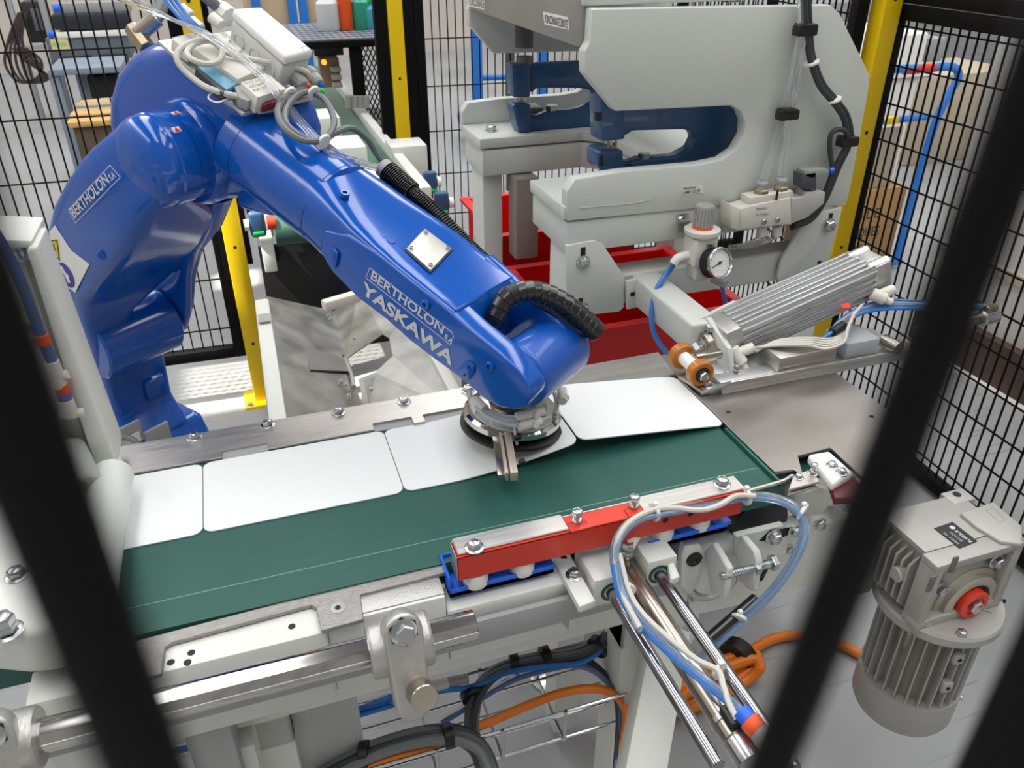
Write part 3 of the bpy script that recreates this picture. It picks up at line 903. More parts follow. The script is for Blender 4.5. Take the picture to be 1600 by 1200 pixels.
# cooling ribs on the left side
for k in range(6):
    yy = y0 + .038 + k * .013
    MB().prism([(x0 + .016, yy, zT - .012), (x0 - .006, yy, zT - .03), (x0 - .006, yy, zBm + .02), (x0 + .016, yy, zBm)], (0, .004, 0), .001, 1).part('rib', MOTOR, gmx)
MB().bb(x0 - .03, x0 + .008, y1 - .012, y1 + .03, zBm - .02, zT - .004, .006, 3).part('rear_flange', MOTOR, gmx)
for zz in (zT - .035, zBm + .01): MB().box((x0 - .03, y1 + .008, zz), (.004, .012, .012), None, .001).part('flange_hole', DARK, gmx)
MB().cyl((x0 - .012, y0 + .052, .742), (x0 + .01, y0 + .052, .742), .012, 20, bev=.002).part('oil_plug', MOTOR, gmx)
# output hub on the front
hub = V3((PY(1519, 943, y0).x, y0 + .006, PY(1519, 943, y0).z))
zH = hub.z
MB().lathe(hub + Y * .012, -Y, [(.058, 0), (.058, .004), (.048, .006), (.048, .014), (.044, .016), (.034, .016), (.034, .006)], 40).part('hub_flange', M('raw_aluminium', '#bdb8ac', .4, .6, var=.05), gmx)
MB().lathe(hub + Y * .006, -Y, [(.0345, 0), (.0345, .006), (.030, .008), (.027, .004)], 36).part('shaft_seal', M('seal_dark', '#2b2c2a', .4), gmx)
MB().lathe(hub + Y * .004, -Y, [(.026, 0), (.026, .014), (.024, .016), (.017, .016), (.016, .013), (0, .013)], 32).part('red_cap', M('cap_red', '#d8391e', .35, coat=.3), gmx)
bolt(gmx, hub - Y * .008, -Y, .0105, washer=False, spin=.2)
MB().cyl(hub + Y * .09, (hub.x, .98, hub.z), .0125, 24).part('drive_shaft', RODM, gmx)
MB().bb(x0 - .06, x0 + .02, y1 + .012, y1 + .022, zBm + .01, zT - .03, .002).part('torque_plate', MOTOR, gmx)
for px, py in ((1561, 880), (1474, 924), (1448, 978)):
    q = PY(px, py, y0 + .004); bolt(gmx, (q.x, y0 + .010, q.z), -Y, .0085)
for px, py in ((1566, 940),):
    q = PY(px, py, y0 + .02); MB().cyl(q, q - Y * .002, .006, 14).part('frame_hole', DARK, gmx)
for (px, py) in ((1490, 882), (1455, 912), (1418, 1000)):
    q = PY(px, py, y0 - .001)
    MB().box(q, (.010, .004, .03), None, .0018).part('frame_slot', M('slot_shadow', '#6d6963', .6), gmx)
# round flange between gearbox and motor
fx, fy = xm + .014, ym - .004
zf = .655
MB().lathe((fx, fy, zf), Z, [(.092, -.006), (.096, 0), (.096, .012), (.093, .016)], 56).part('motor_flange', MOTOR, gmx)
for an in (-112, -28, 62, 152):
    q = V3((fx + .084 * math.cos(math.radians(an)), fy + .084 * math.sin(math.radians(an)), zf + .0155)); bolt(gmx, q, Z, .0075, washer=False)
MB().box((fx + .03, fy - .04, zf + .017), (.05, .003, .003), (V3((.6, -.8, 0)), V3((.8, .6, 0)), Z)).part('flange_rib', MOTOR, gmx)
# finned stator
rs = .060
zc0, zc1 = .478, zf - .006
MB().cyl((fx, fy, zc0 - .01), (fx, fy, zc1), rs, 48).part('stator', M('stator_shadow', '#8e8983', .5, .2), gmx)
nf = 26
for k in range(nf):
    a = 2 * math.pi * k / nf
    d = V3((math.cos(a), math.sin(a), 0)); s_ = V3((-d.y, d.x, 0))
    # label area on the right-front has no fins
    if -1.15 < ((a + math.pi) % (2 * math.pi) - math.pi) < -.45: continue
    MB().prism([V3((fx, fy, zc0)) + d * (rs - .004) - s_ * .0016, V3((fx, fy, zc0)) + d * (rs + .017) - s_ * .001, V3((fx, fy, zc1 - .004)) + d * (rs + .017) - s_ * .001, V3((fx, fy, zc1)) + d * (rs - .004) - s_ * .0016], s_ * .0028, .0006, 1).part('cooling_fin', MOTOR, gmx)
a = -.8; d = V3((math.cos(a), math.sin(a), 0)); s_ = V3((-d.y, d.x, 0))
MB().box(V3((fx, fy, (zc0 + zc1) / 2)) + d * (rs + .008), (.05, .012, zc1 - zc0 - .03), (s_, d, Z), .002).part('label_pad', MOTOR, gmx)
MB().box(V3((fx, fy, (zc0 + zc1) / 2)) + d * (rs + .0146), (.046, .0008, zc1 - zc0 - .04), (s_, d, Z)).part('rating_label', M('rating_foil', '#b7c0bc', .35, .5, var=.06, vscale=40), gmx)
MB().box(V3((fx, fy, zc1 - .03)) + d * (rs + .0152) + s_ * .014, (.01, .0006, .012), (s_, d, Z)).part('label_mark', ORANGEP, gmx)
a2 = -1.75
for zz in (.61, .545):
    d = V3((math.cos(a2), math.sin(a2), 0)); s_ = V3((-d.y, d.x, 0))
    MB().box(V3((fx, fy, zz)) + d * (rs + .014), (.018, .014, .022), (s_, d, Z), .003).part('foot_boss', MOTOR, gmx)
    MB().cyl(V3((fx, fy, zz)) + d * (rs + .0208), V3((fx, fy, zz)) + d * (rs + .0222), .0035, 12).part('boss_hole', DARK, gmx)
# fan cowl
MB().lathe((fx, fy, zc0 + .012), -Z, [(.0775, 0), (.0800, 0), (.0800, .062), (.076, .072), (.060, .076), (0, .077)], 56).part('fan_cowl', MOTOR, gmx)
MB().cyl((fx, fy, zc0 - .012), (fx, fy, zc0 + .004), .0765, 48).part('cowl_interior', DARK, gmx)
bolt(gmx, V3((fx, fy, zc0 + .0)) + V3((.62, -.785, 0)) * .0795, (.62, -.785, 0), .004)
# ================================================================== ROBOT ARM
RO = PZ(815, 575, 1.07)
E1, E2, E3 = V3((.6, -.8, 0)), V3((.8, .6, 0)), Z
def L(a, b_, c): return RO + E1 * a + E2 * b_ + E3 * c
def PE(x, y, off): return PN(x, y, RO + E2 * off, E2)
base = L(-1.06, -.03, 0)
rb = thing('industrial_robot', (base.x, base.y, .53), 'glossy blue six axis robot arm reaching over the conveyor', 'robot')
W = .072
near = [(505, 360), (544, 368), (590, 397), (641, 438), (694, 479), (736, 517), (780, 552), (810, 580), (827, 606), (829, 622), (822, 634), (810, 641), (783, 638), (757, 625), (736, 606), (703, 580), (678, 562), (640, 533), (602, 499), (557, 465), (519, 426), (499, 394)]
NL = [PE(x, y, -W) for x, y in near]
# near fork arm and side cover, the face that carries the lettering
MB().prism(NL, E2 * .036, .004, 3).part('side_cover', BLUE, rb)
# main forearm body up to the fork
def body(e2a, e2b, cut):
    pts = [L(-.325, e2a, .205), L(-.26, e2a, .178), L(-.178, e2a, .150), L(-.125, e2a, .126), L(cut, e2a, .126 - (cut + .125) * .42), L(cut - .01, e2a, .012), L(-.134, e2a, .036), L(-.175, e2a, .056), L(-.227, e2a, .075), L(-.275, e2a, .10), L(-.325, e2a, .112)]
    return pts
mb = MB()
def fsec(e1_, top, bot, hw, k, n=40):
    o = []
    for i in range(n):
        t_ = 2 * math.pi * i / n
        cx, sx = math.cos(t_), math.sin(t_)
        o.append(L(e1_, abs(cx) ** (2 / k) * (hw if cx > 0 else -hw), (top + bot) / 2 + abs(sx) ** (2 / k) * ((top - bot) / 2 if sx > 0 else (bot - top) / 2)))
    return o
mb.loft([fsec(-.330, .2385, .098, .0655, 2), fsec(-.30, .223, .088, .067, 2.4), fsec(-.27, .204, .088, .069, 3.2), fsec(-.23, .178, .078, .071, 5), fsec(-.19, .158, .062, .072, 8), fsec(-.15, .139, .046, .072, 11), fsec(-.10, .117, .026, .072, 11), fsec(-.058, .098, .012, .072, 11), fsec(-.054, .090, .018, .066, 11)])
tp_ = [(-.245, .166), (-.178, .150), (-.125, .126), (-.055, .0966), (-.065, .03), (-.134, .05), (-.20, .08), (-.245, .11)]
mb.prism([L(a, -W + .006, c) for a, c in tp_], E2 * (W - .02), .004, 3)
fa = mb.part('forearm', BLUE, rb)
# forearm tube between elbow and forearm
axd = (L(-.30, 0, .157) - L(-.47, 0, .228)).normalized()
t0 = L(-.49, 0, .2363); 
MB().lathe(t0, axd, [(.066, 0), (.066, .186), (.060, .19)], 56, E2).part('forearm_tube', BLUE, rb)
for s_ in (.028, .180): MB().lathe(t0 + axd * s_, axd, [(.0655, 0), (.0664, .0004), (.0664, .0012), (.0655, .0016)], 56, E2).part('seam', M('seam_dark', '#06123a', .5), rb)
# far fork arm
far = [(-.10, .120), (-.05, .092), (0, .068), (.03, .050), (.045, .025), (.036, -.005), (.0, -.018), (-.05, .0), (-.10, .02)]
MB().prism([L(a, .052, c) for a, c in far], E2 * .022, .005, 3).part('far_fork', BLUE, rb)
# wrist body: drum across the fork with a neck to the flange
wr = []
for i in range(15):
    a = math.radians(-20 + 200 * i / 14); wr.append((.012 + .046 * math.cos(a), .004 + .046 * math.sin(a)))
wr += [(-.034, -.02), (-.028, -.040), (.034, -.040), (.052, -.022)]
MB().prism([L(a, -.034, c) for a, c in wr], E2 * .125, .010, 4, ang=25).part('wrist', BLUE2, rb)
capscrew(rb, L(.050, .05, -.008), (E1 + Z * -.2).normalized(), .007, BLUE)
# access plate on the forearm top
pq = [PN(634, 391, L(-.18, 0, .152), (E1 * .42 + E3).normalized()), PN(663, 360, L(-.18, 0, .152), (E1 * .42 + E3).normalized()), PN(705, 391, L(-.18, 0, .152), (E1 * .42 + E3).normalized()), PN(672, 425, L(-.18, 0, .152), (E1 * .42 + E3).normalized())]
ntop = (E1 * .42 + E3).normalized()
ctr = sum(pq, V3((0, 0, 0))) / 4
MB().prism([ctr + (p - ctr) * 1.09 + ntop * .0005 for p in pq], ntop * .0012, .0004, 1).part('plate_recess', M('recess_navy', '#08163f', .4), rb)
ap = MB().prism([p + ntop * .0012 for p in pq], ntop * .0025, .0015, 2).part('access_plate', M('matt_aluminium', '#c3c0ba', .4, .6, var=.06, vscale=60), rb, label='square aluminium access plate')
for p in pq: capscrew(rb, ctr + (p - ctr) * .80 + ntop * .0036, ntop, .0032, ZINC, parent=ap)
def ontop(px, py, h=0): return PN(px, py, L(-.18, 0, .152) + ntop * h, ntop)
for px, py in ((598, 368), (611, 378)): MB().cyl(ontop(px, py), ontop(px, py) + ntop * .002, .006, 18, bev=.0006).part('plug', BLUE, rb)
capscrew(rb, ontop(538, 306, .012), ntop, .0068, BLUE)
capscrew(rb, L(-.40, -.02, .20) + V3((0, 0, .055)), Z, .0068, BLUE)
# screws and cap on the side cover
ns = -E2
def onside(px, py, h=.0): return PE(px, py, -W - h)
for px, py in ((667, 474), (767, 571)): capscrew(rb, onside(px, py), ns, .0062, BLUE)
MB().prism([onside(718, 577), onside(724, 566), onside(735, 563), onside(743, 570), onside(742, 583), onside(735, 592), onside(724, 590), onside(719, 585)], ns * .003, .001, 2).part('round_cap', BLUE, rb)
for px, py in ((733, 573), (726, 586)): MB().cyl(onside(px, py, .003), onside(px, py, .0036), .0018, 10).part('pin_hole', DARK, rb)
MB().prism([onside(511, 397), onside(514, 386), onside(524, 386), onside(531, 396), onside(527, 416), onside(524, 420), onside(520, 405)], ns * .004, .0015, 2).part('cable_boss', BLUE, rb)
# lettering on the side cover
a, e, h = onside(566, 457, .0004), onside(709, 574, .0004), onside(562, 434, .0004)
text('lettering', 'YASKAWA', rb, a, e - a, h - a, .027, PRINTW, bold=.035, width=(e - a).length * .99, label='white block lettering')
a, e, h = onside(578, 434, .0004), onside(690, 521, .0004), onside(580, 420, .0004)
text('lettering', 'BERTHOLON', rb, a, e - a, h - a, .0195, PRINTW, bold=.02, width=(e - a).length, label='silver company name')
a, e, h = onside(694, 527, .0004), onside(703, 535, .0004), onside(697, 518, .0004)
text('lettering', 'S.A', rb, a, e - a, h - a, .010, PRINTW, bold=.02)
def outline(pts, w, nrm, mat, root):
    for i in range(len(pts)):
        p, q = pts[i], pts[(i + 1) % len(pts)]
        d = (q - p); ln_ = d.length
        if ln_ < 1e-6: continue
        d.normalize()
        MB().box((p + q) / 2 + nrm * .0002, (ln_, w, .0004), (d, nrm.cross(d), nrm)).part('print_line', mat, root)
outline([onside(578, 418), onside(706, 519), onside(709, 526), onside(703, 538), onside(572, 434)], .0008, ns, PRINTW, rb)

# elbow casting
cast = [(-.600, .372), (-.655, .362), (-.705, .345), (-.752, .318), (-.790, .276), (-.812, .232), (-.806, .19), (-.76, .155), (-.66, .140), (-.541, .142), (-.468, .160), (-.438, .195), (-.428, .245), (-.44, .285), (-.50, .325), (-.55, .358)]
MB().prism([L(a, -.045, c) for a, c in cast], E2 * .15, .034, 5, ang=50).part('elbow_casting', BLUE, rb, ang=50)
HB = (-.575, .217)
def hubc(o): return L(HB[0], o, HB[1])
MB().lathe(hubc(-.03), -E2, [(.080, 0), (.080, .022), (.074, .032)], 56).part('hub_ring', BLUE, rb)
MB().lathe(hubc(-.056), -E2, [(.066, 0), (.066, .024)], 56).part('hub_drum', BLUE, rb)
MB().lathe(hubc(-.080), -E2, [(.0668, 0), (.0672, .001), (.0668, .002)], 56).part('seam', MATS['seam_dark'], rb)
MB().lathe(hubc(-.082), -E2, [(.0685, 0), (.0685, .026), (.0665, .029), (.0665, .040), (.062, .050), (.050, .060), (.03, .066), (0, .068)], 56).part('hub_cover', BLUE, rb)
MB().prism([L(-.50, -.04, .165), L(-.46, -.04, .190), L(-.42, -.04, .175), L(-.42, -.04, .140), L(-.50, -.04, .14)], E2 * .06, .01, 3).part('elbow_lug', BLUE, rb)
# red and white alignment marks
for k, (px, py) in enumerate(((275, 185), (276, 202))):
    o_ = -.072 if k == 0 else -.096
    pt = PE(px, py, o_); rad = (pt - L(HB[0], o_, HB[1])); rad = (rad - E2 * rad.dot(E2)).normalized()
    pt = L(HB[0], o_, HB[1]) + rad * (.0664 if k == 0 else .0688)
    tg = E2.cross(rad)
    MB().box(pt, (.012, .009, .0006), (E2, tg, rad)).part('alignment_mark', WHITEP, rb)
    MB().prism([pt + rad * .0004 + E2 * .005 + tg * .004, pt + rad * .0004 - E2 * .005 + tg * .004, pt + rad * .0004 + E2 * .0 - tg * .004], rad * .0003).part('alignment_arrow', RED, rb)
# lower arm: lofted, bulging to the rear
AD = V3((-.62, 0, -.78)); AN = V3((.78, 0, -.62))
def sec(al, nc, hn, ea, eb, k=4.0, n=48):
    c1 = HB[0] + AD.x * al + AN.x * nc; c3 = HB[1] + AD.z * al + AN.z * nc
    out = []
    for i in range(n):
        t_ = 2 * math.pi * i / n
        cx, sx = math.cos(t_), math.sin(t_)
        u = abs(cx) ** (2 / k) * (1 if cx > 0 else -1); v = abs(sx) ** (2 / k) * (1 if sx > 0 else -1)
        o_ = (ea + eb) / 2 + u * (eb - ea) / 2
        out.append(L(c1 + AN.x * v * hn, o_, c3 + AN.z * v * hn))
    return out
rings = [sec(-.050, .0, .020, -.120, -.095, 3), sec(-.04, .0, .046, -.130, -.09, 3), sec(-.02, -.002, .060, -.138, -.085), sec(.02, -.010, .066, -.148, -.075, 5), sec(.05, -.018, .070, -.157, -.055, 5), sec(.09, -.024, .076, -.165, -.01, 6), sec(.15, -.036, .080, -.167, .03, 7), sec(.22, -.052, .080, -.168, .045, 7), sec(.29, -.064, .072, -.168, .045, 7), sec(.36, -.068, .060, -.166, .03, 6), sec(.42, -.050, .052, -.158, -.05, 5), sec(.48, -.025, .056, -.148, -.09), sec(.53, -.012, .055, -.145, -.10), sec(.57, -.010, .035, -.14, -.105)]
MB().loft(rings).part('lower_arm', BLUE, rb, ang=60)
# far cheek of the lower arm
rings = [sec(.08, .02, .03, -.02, .03, 3), sec(.16, .0, .045, -.02, .04, 3), sec(.26, -.03, .05, .0, .045, 3), sec(.34, -.03, .05, .015, .05, 3), sec(.42, -.015, .055, .022, .05, 3), sec(.49, -.008, .055, .022, .05, 3), sec(.54, -.008, .03, .024, .048, 3)]
MB().loft(rings).part('arm_cheek', BLUE, rb, ang=60)
J2 = (-.885, -.175)
MB().cyl(L(J2[0], -.14, J2[1]), L(J2[0], .022, J2[1]), .064, 56, bev=.004).part('shoulder_drum', BLUE, rb)
# rotating column and base
MB().prism([L(-1.08, -.10, -.17), L(-.93, -.10, -.19), L(-.935, -.10, -.26), L(-.945, -.10, -.38), L(-.90, -.10, -.44), L(-1.2, -.10, -.44), L(-1.18, -.10, -.30)], E2 * .135, .014, 4).part('turning_column', BLUE, rb)
MB().prism([L(-.95, -.03, -.31), L(-.93, -.03, -.32), L(-.93, -.03, -.36), L(-.95, -.03, -.37)], E2 * .045, .004, 2).part('column_boss', BLUE, rb)
MB().prism([L(-1.24, -.13, -.43), L(-.91, -.13, -.43), L(-.85, -.13, -.55), L(-1.26, -.13, -.55)], E2 * .20, .018, 4).part('robot_base', BLUE, rb)
q = PE(222, 684, -.09)
for px, w_ in ((198, .05), (247, .042)):
    q = PN(px, 682, L(-.868, 0, -.5), E1)
    MB().box(q, (w_ * 1.35, .008, .05), (E2, E1, Z), .006).part('connector_panel', GREYP, rb)
MB().box(PN(205, 688, L(-.86, 0, -.5), E1), (.04, .002, .022), (E2, E1, Z)).part('id_label', WHITEP, rb)
MB().tube([PE(178, 690, -.13), PE(195, 683, -.14), PE(212, 690, -.14), PE(220, 700, -.14)], .006, 8).part('base_cable', CABLEG, rb)
MB().tube([PE(292, 660, .05), PE(306, 668, .05), PE(309, 690, .05), PE(300, 710, .05)], .005, 8).part('base_cable', CABLED, rb)
MB().tube([PE(286, 662, .06), PE(300, 672, .06), PE(303, 692, .06), PE(294, 710, .06)], .005, 8).part('base_cable', CABLED, rb)
# lettering on the lower arm, on the near face
def onarm(px, py): return PE(px, py, -.1685)
a, e, h = onarm(116, 342), onarm(171, 285), onarm(107, 330)
text('lettering', 'BERTHOLON', rb, a, e - a, h - a, .023, PRINTW, bold=.02, width=(e - a).length, label='silver company name')
a2, e2_, h2 = onarm(174, 283), onarm(184, 273), onarm(170, 278)
text('lettering', 'S.A', rb, a2, e2_ - a2, h2 - a2, .013, PRINTW, bold=.02)
outline([onarm(107, 328), onarm(172, 258), onarm(188, 277), onarm(118, 349)], .001, -E2, PRINTW, rb)
# warning sticker sheet
st = [onarm(78, 362), onarm(86, 352), onarm(112, 392), onarm(140, 413), onarm(118, 457), onarm(95, 440), onarm(80, 410)]
stk = MB().prism([p for p in st], -E2 * .0008).part('warning_sticker', WHITEP, rb)
tr = [PE(72, 376, -.1695), PE(90, 374, -.1695), PE(94, 408, -.1695)]
MB().prism(tr, -E2 * .0005).part('warning_triangle', YELLOW, rb, stk)
ctr = sum(tr, V3((0, 0, 0))) / 3
outline([ctr + (p - ctr) * .92 - E2 * .0006 for p in tr], .002, -E2, PRINT, rb)
MB().box(ctr - E2 * .0008, (.003, .012, .0004), (E1, Z, E2)).part('warning_symbol', PRINT, rb, stk)
c_ = PE(104, 430, -.1695)
MB().cyl(c_, c_ - E2 * .0006, .0225, 28).part('notice_disc', M('notice_blue', '#2a2f86', .4), rb, stk)
MB().prism([c_ - E2 * .0007 + E1 * x + Z * y for x, y in ((-.012, .014), (-.006, .016), (.002, .004), (.008, .002), (.006, -.012), (.0, -.014), (-.004, -.004))], -E2 * .0003).part('notice_symbol', WHITEP, rb, stk)
for px, py in ((160, 398),): MB().cyl(PE(px, py, -.150), PE(px, py, -.168), .008, 16, bev=.001).part('arm_screw', BLUE, rb)

# ------------------------------------------------------------------ valve and terminal plate on the elbow
A_, B_ = PE(246, 62, -.052), PE(379, 177, -.052)
ua = (B_ - A_).normalized(); un = ua.cross(E2)
if un.z < 0: un = -un
pl_w = .135
ep = thing('terminal_plate', A_, 'grey aluminium plate with white terminal modules and cables on the robot elbow', 'control module')
MB().prism([A_, B_, B_ + E2 * pl_w, A_ + E2 * pl_w], -un * .007, .003, 2).part('plate', ALU, ep)
def OP(px, py, h): return PN(px, py, A_ + un * h, un)
def modl(pts, h, depth, mat, name, bev=.0015):
    return MB().prism([OP(x, y, h) for x, y in pts], -un * depth, bev, 2).part(name, mat, ep)
modl([(268, 58), (300, 50), (455, 160), (430, 172), (405, 176)], .004, .004, GREYP, 'mounting_rail')
modl([(268, 60), (292, 53), (318, 68), (295, 80)], .022, .018, IVORY, 'end_module')
modl([(295, 70), (345, 52), (402, 110), (372, 124)], .026, .022, IVORY, 'valve_block')
modl([(334, 56), (352, 48), (436, 122), (420, 130)], .018, .016, IVORY, 'terminal_strip')
for k in range(5):
    x, y = 346 + k * 17, 60 + k * 15
    modl([(x, y), (x + 9, y - 3), (x + 15, y + 3), (x + 6, y + 6)], .021, .003, WHITEP, 'terminal', .0005)
modl([(309, 104), (340, 92), (385, 122), (354, 140)], .020, .016, M('blue_relay', '#86bfe0', .12, trans=.4), 'relay')
modl([(352, 132), (378, 120), (386, 126), (360, 140)], .017, .013, TUBEB, 'relay_socket')
modl([(305, 106), (309, 104), (354, 140), (348, 146)], .018, .016, CABLED, 'relay_base')
m_ = modl([(376, 128), (420, 116), (448, 138), (402, 152)], .028, .026, IVORY, 'terminal_module')
a, e, h = OP(382, 130, .0285), OP(420, 120, .0285), OP(378, 126, .0285)
for k, s_ in enumerate(('EX 01  02', 'CC 24V', 'DC 2A')):
    oo = OP(384 + k * 7, 132 + k * 5.5, .0283)
    text('lettering', s_, ep, oo, e - a, h - a, .006, PRINT, parent=m_, width=.026)
modl([(408, 153), (430, 146), (432, 158), (411, 165)], .016, .012, M('indicator_red', '#8d1a22', .3), 'indicator')
modl([(366, 134), (380, 130), (402, 150), (388, 158), (374, 152)], .018, .016, GREYP, 'plug')
# white junction box
q = [OP(361, 16, .075), OP(402, 10, .075), OP(491, 82, .075), OP(480, 90, .075), OP(452, 92, .075)]
q = [OP(362, 12, .062), OP(408, 9, .062), OP(491, 78, .062), OP(446, 88, .062)]
c_ = sum(q, V3((0, 0, 0))) / 4
jb = MB().prism([c_ + (p - c_) * .96 - un * .0165 for p in q], -un * .036, .004, 3).part('junction_box', M('box_grey', '#c6c8c6', .45), ep)
MB().prism(q, -un * .016, .006, 4).part('box_lid', WHITEP, ep, jb)
fn = (q[3] - q[0]).normalized(); sdn = -E2
for f in (.2, .5, .78):
    pt = q[0].lerp(q[3], f) - un * .038 + (c_ - (q[0] + q[3]) / 2) * .04
    nn = fn.cross(un); nn = nn if nn.dot(CAM - pt) > 0 else -nn
    MB().lathe(pt - nn * .004, nn, [(.012, 0), (.012, .0055), (.010, .006), (.010, .005), (.004, .0048)], 24).part('knockout', M('box_grey', '#c6c8c6', .45), ep, jb)
outline([OP(470, 74, .0622), OP(478, 72, .0622), OP(485, 78, .0622), OP(477, 81, .0622)], .0006, un, GREYP, ep)
for k, (px, py) in enumerate(((462, 122), (486, 120))):
    pt = OP(px, py, .02)
    d = (ua * .9 - E2 * .1).normalized()
    MB().lathe(pt - d * .01, d, [(.013, 0), (.013, .012), (.011, .014), (.011, .026), (.008, .03)], 10).part('cable_gland', GREYP, ep)
for (px, py, m__) in ((476, 132, ORANGEP), (497, 131, BLUEPL), (498, 142, GREENP)):
    MB().cyl(OP(px, py, .02), OP(px + 6, py + 2, .018), .0055, 12, bev=.001).part('plug_cap', m__, ep)
pt = OP(352, 22, .03); MB().lathe(pt, -ua, [(.015, -.01), (.015, .01), (.012, .014), (.012, .026)], 10).part('cable_gland', WHITEP, ep)
# cables, as in the picture: coil and runs
def cable(pts, r, mat, name='cable', root=None, n=8):
    return MB().tube(pts, r, n).part(name, mat, root or ep)
cable([OP(374, 151, .012), OP(350, 146, .014), (OP(318, 134, .014)), OP(288, 110, .018), OP(276, 92, .026), OP(282, 76, .034), OP(300, 66, .038), OP(325, 62, .038), OP(345, 74, .036), OP(345, 92, .034), OP(325, 100, .034), OP(302, 94, .034), OP(292, 82, .034), OP(305, 68, .036), OP(330, 64, .036), OP(350, 80, .034), OP(380, 90, .032), OP(420, 98, .034), OP(455, 104, .036), OP(478, 112, .034), OP(484, 124, .022)], .0042, CABLEL)
cable([OP(346, 142, .006), OP(330, 146, .006), OP(326, 154, .006), OP(340, 160, .006), OP(358, 153, .008)], .0012, WHITEP, 'tie')
for k in range(3):
    cable([OP(200 - k * 8, -14 + k * 6, .05), OP(262 + k * 3, 26 + k * 2, .045), OP(330 + k * 3, 62 - k * 2, .05), OP(392 + k * 3, 108 - k * 2, .045), OP(432 + k * 3, 150 - k * 2, .032), OP(470 + k * 3, 196 - k * 2, .0), PN(520 + k * 4, 244 - k * 3, L(-.35, .04, .25), ntop), PN(600 + k * 3, 268 - k * 2, L(-.30, .075, .20), ntop)], .0028, TUBEC, 'air_tube')
for k, m__ in enumerate((TUBEB, TUBEN, TUBEB)):
    cable([OP(245 + k * 8, -30, .05), OP(262 + k * 8, 4, .045), OP(284 + k * 6, 30, .04), OP(305 + k * 6, 48, .034)], .0032, m__, 'air_tube')
for (px, py) in ((282, 12), (298, 32), (330, 26)):
    MB().cyl(OP(px, py, .035), OP(px + 16, py + 14, .032), .0085, 14, bev=.001).part('fitting', IVORY, ep)
for k in range(4):
    MB().cyl(OP(308 + k * 11, 44 + k * 8, .03), OP(318 + k * 11, 53 + k * 8, .028), .006, 12, bev=.001).part('fitting', WHITEP if k % 2 else GREYP, ep)
cable([OP(290, -30, .05), OP(318, -8, .05), OP(345, 16, .032), OP(356, 26, .03)], .0085, CABLEG, 'cable')
cable([OP(494, 134, .016), OP(470, 140, .016), OP(444, 154, .022), OP(434, 176, .024), OP(446, 202, .022), OP(476, 220, .018), OP(508, 216, .016), OP(522, 192, .018), OP(512, 162, .018), OP(492, 146, .018), OP(470, 146, .02), OP(450, 164, .022), OP(446, 190, .022), OP(468, 212, .018), OP(500, 222, .012), OP(522, 208, .004), OP(548, 200, -.01), OP(572, 216, -.035), OP(588, 240, -.06), OP(606, 266, -.08)], .0048, CABLEG, 'cable')
for px, py, h in ((453, 148, .02), (490, 146, .018), (506, 222, .014)):
    pt = OP(px, py, h); MB().lathe(pt - ua * .003, ua, [(.0105, 0), (.0118, .001), (.0118, .004), (.0105, .005)], 16).part('cable_tie', WHITEP, ep)
# nickel fitting and grey hose left of the plate
MB().cyl(PD(208, 46, 1.30), PD(232, 78, 1.28), .014, 8, bev=.001).part('hose_fitting', BRASS, ep)
MB().cyl(PD(214, 55, 1.29), PD(246, 28, 1.29), .013, 20, bev=.002).part('hose_sleeve', GUNM, ep)
cable([PD(240, 33, 1.29), PD(252, 10, 1.30), PD(246, -20, 1.31), PD(235, -50, 1.32)], .011, CABLEG, 'hose')

# ------------------------------------------------------------------ black hoses of the arm
hs = thing('cable_hose', L(-.3, .09, .2), 'black corrugated hose running along the top of the robot forearm', 'hose')
hp = [PE(606, 268, .085), PE(640, 298, .085), PE(672, 325, .085), PE(712, 365, .085), PE(750, 402, .085), PE(790, 440, .085), PE(822, 456, .085)]
sp_ = smoothpath(hp, 26)
mb = MB(); mb.tube(hp, .0085, 12); mb.part('hose_core', BLACKG, hs)
for i in range(0, len(sp_) - 1, 1):
    d = (sp_[min(i + 1, len(sp_) - 1)] - sp_[i])
    rr = .0165 if i < 30 else .0115
    if i % 2 == 0 and d.length > 1e-6: mbx = MB().lathe(sp_[i] - d.normalized() * .0012, d, [(rr - .002, 0), (rr, .0007), (rr, .0018), (rr - .002, .0025)], 14).part('hose_ring', BLACKG, hs)
MB().cyl(hp[0] - (hp[1] - hp[0]).normalized() * .012, hp[0], .0145, 16, bev=.001).part('hose_end', GREYP, hs)
sp2 = thing('spiral_hose', PE(840, 455, .03), 'thick black spiral wrapped hose arching over the robot wrist', 'hose')
hp2 = [PE(757, 532, -.01), PE(772, 500, -.005), PE(790, 468, .01), PE(818, 456, .03), PE(848, 459, .05), PE(880, 474, .065), PE(908, 496, .075), PE(928, 516, .08)]
MB().tube(hp2, .0125, 14).part('hose_core', BLACKG, sp2)
s2 = smoothpath(hp2, 8)
for i in range(0, len(s2) - 1, 3):
    d = s2[i + 1] - s2[i]
    MB().lathe(s2[i], d + E2 * d.length * .25, [(.0135, 0), (.0142, .0008), (.0142, .0125), (.0135, .0135)], 18).part('wrap', BLACKG, sp2)
hp3 = [PE(838, 470, .05), PE(862, 482, .06), PE(885, 502, .07), PE(908, 516, .08), PE(926, 520, .082)]
MB().tube(hp3, .0085, 10).part('inner_hose', M('hose_dark_blue', '#16203a', .3), sp2)

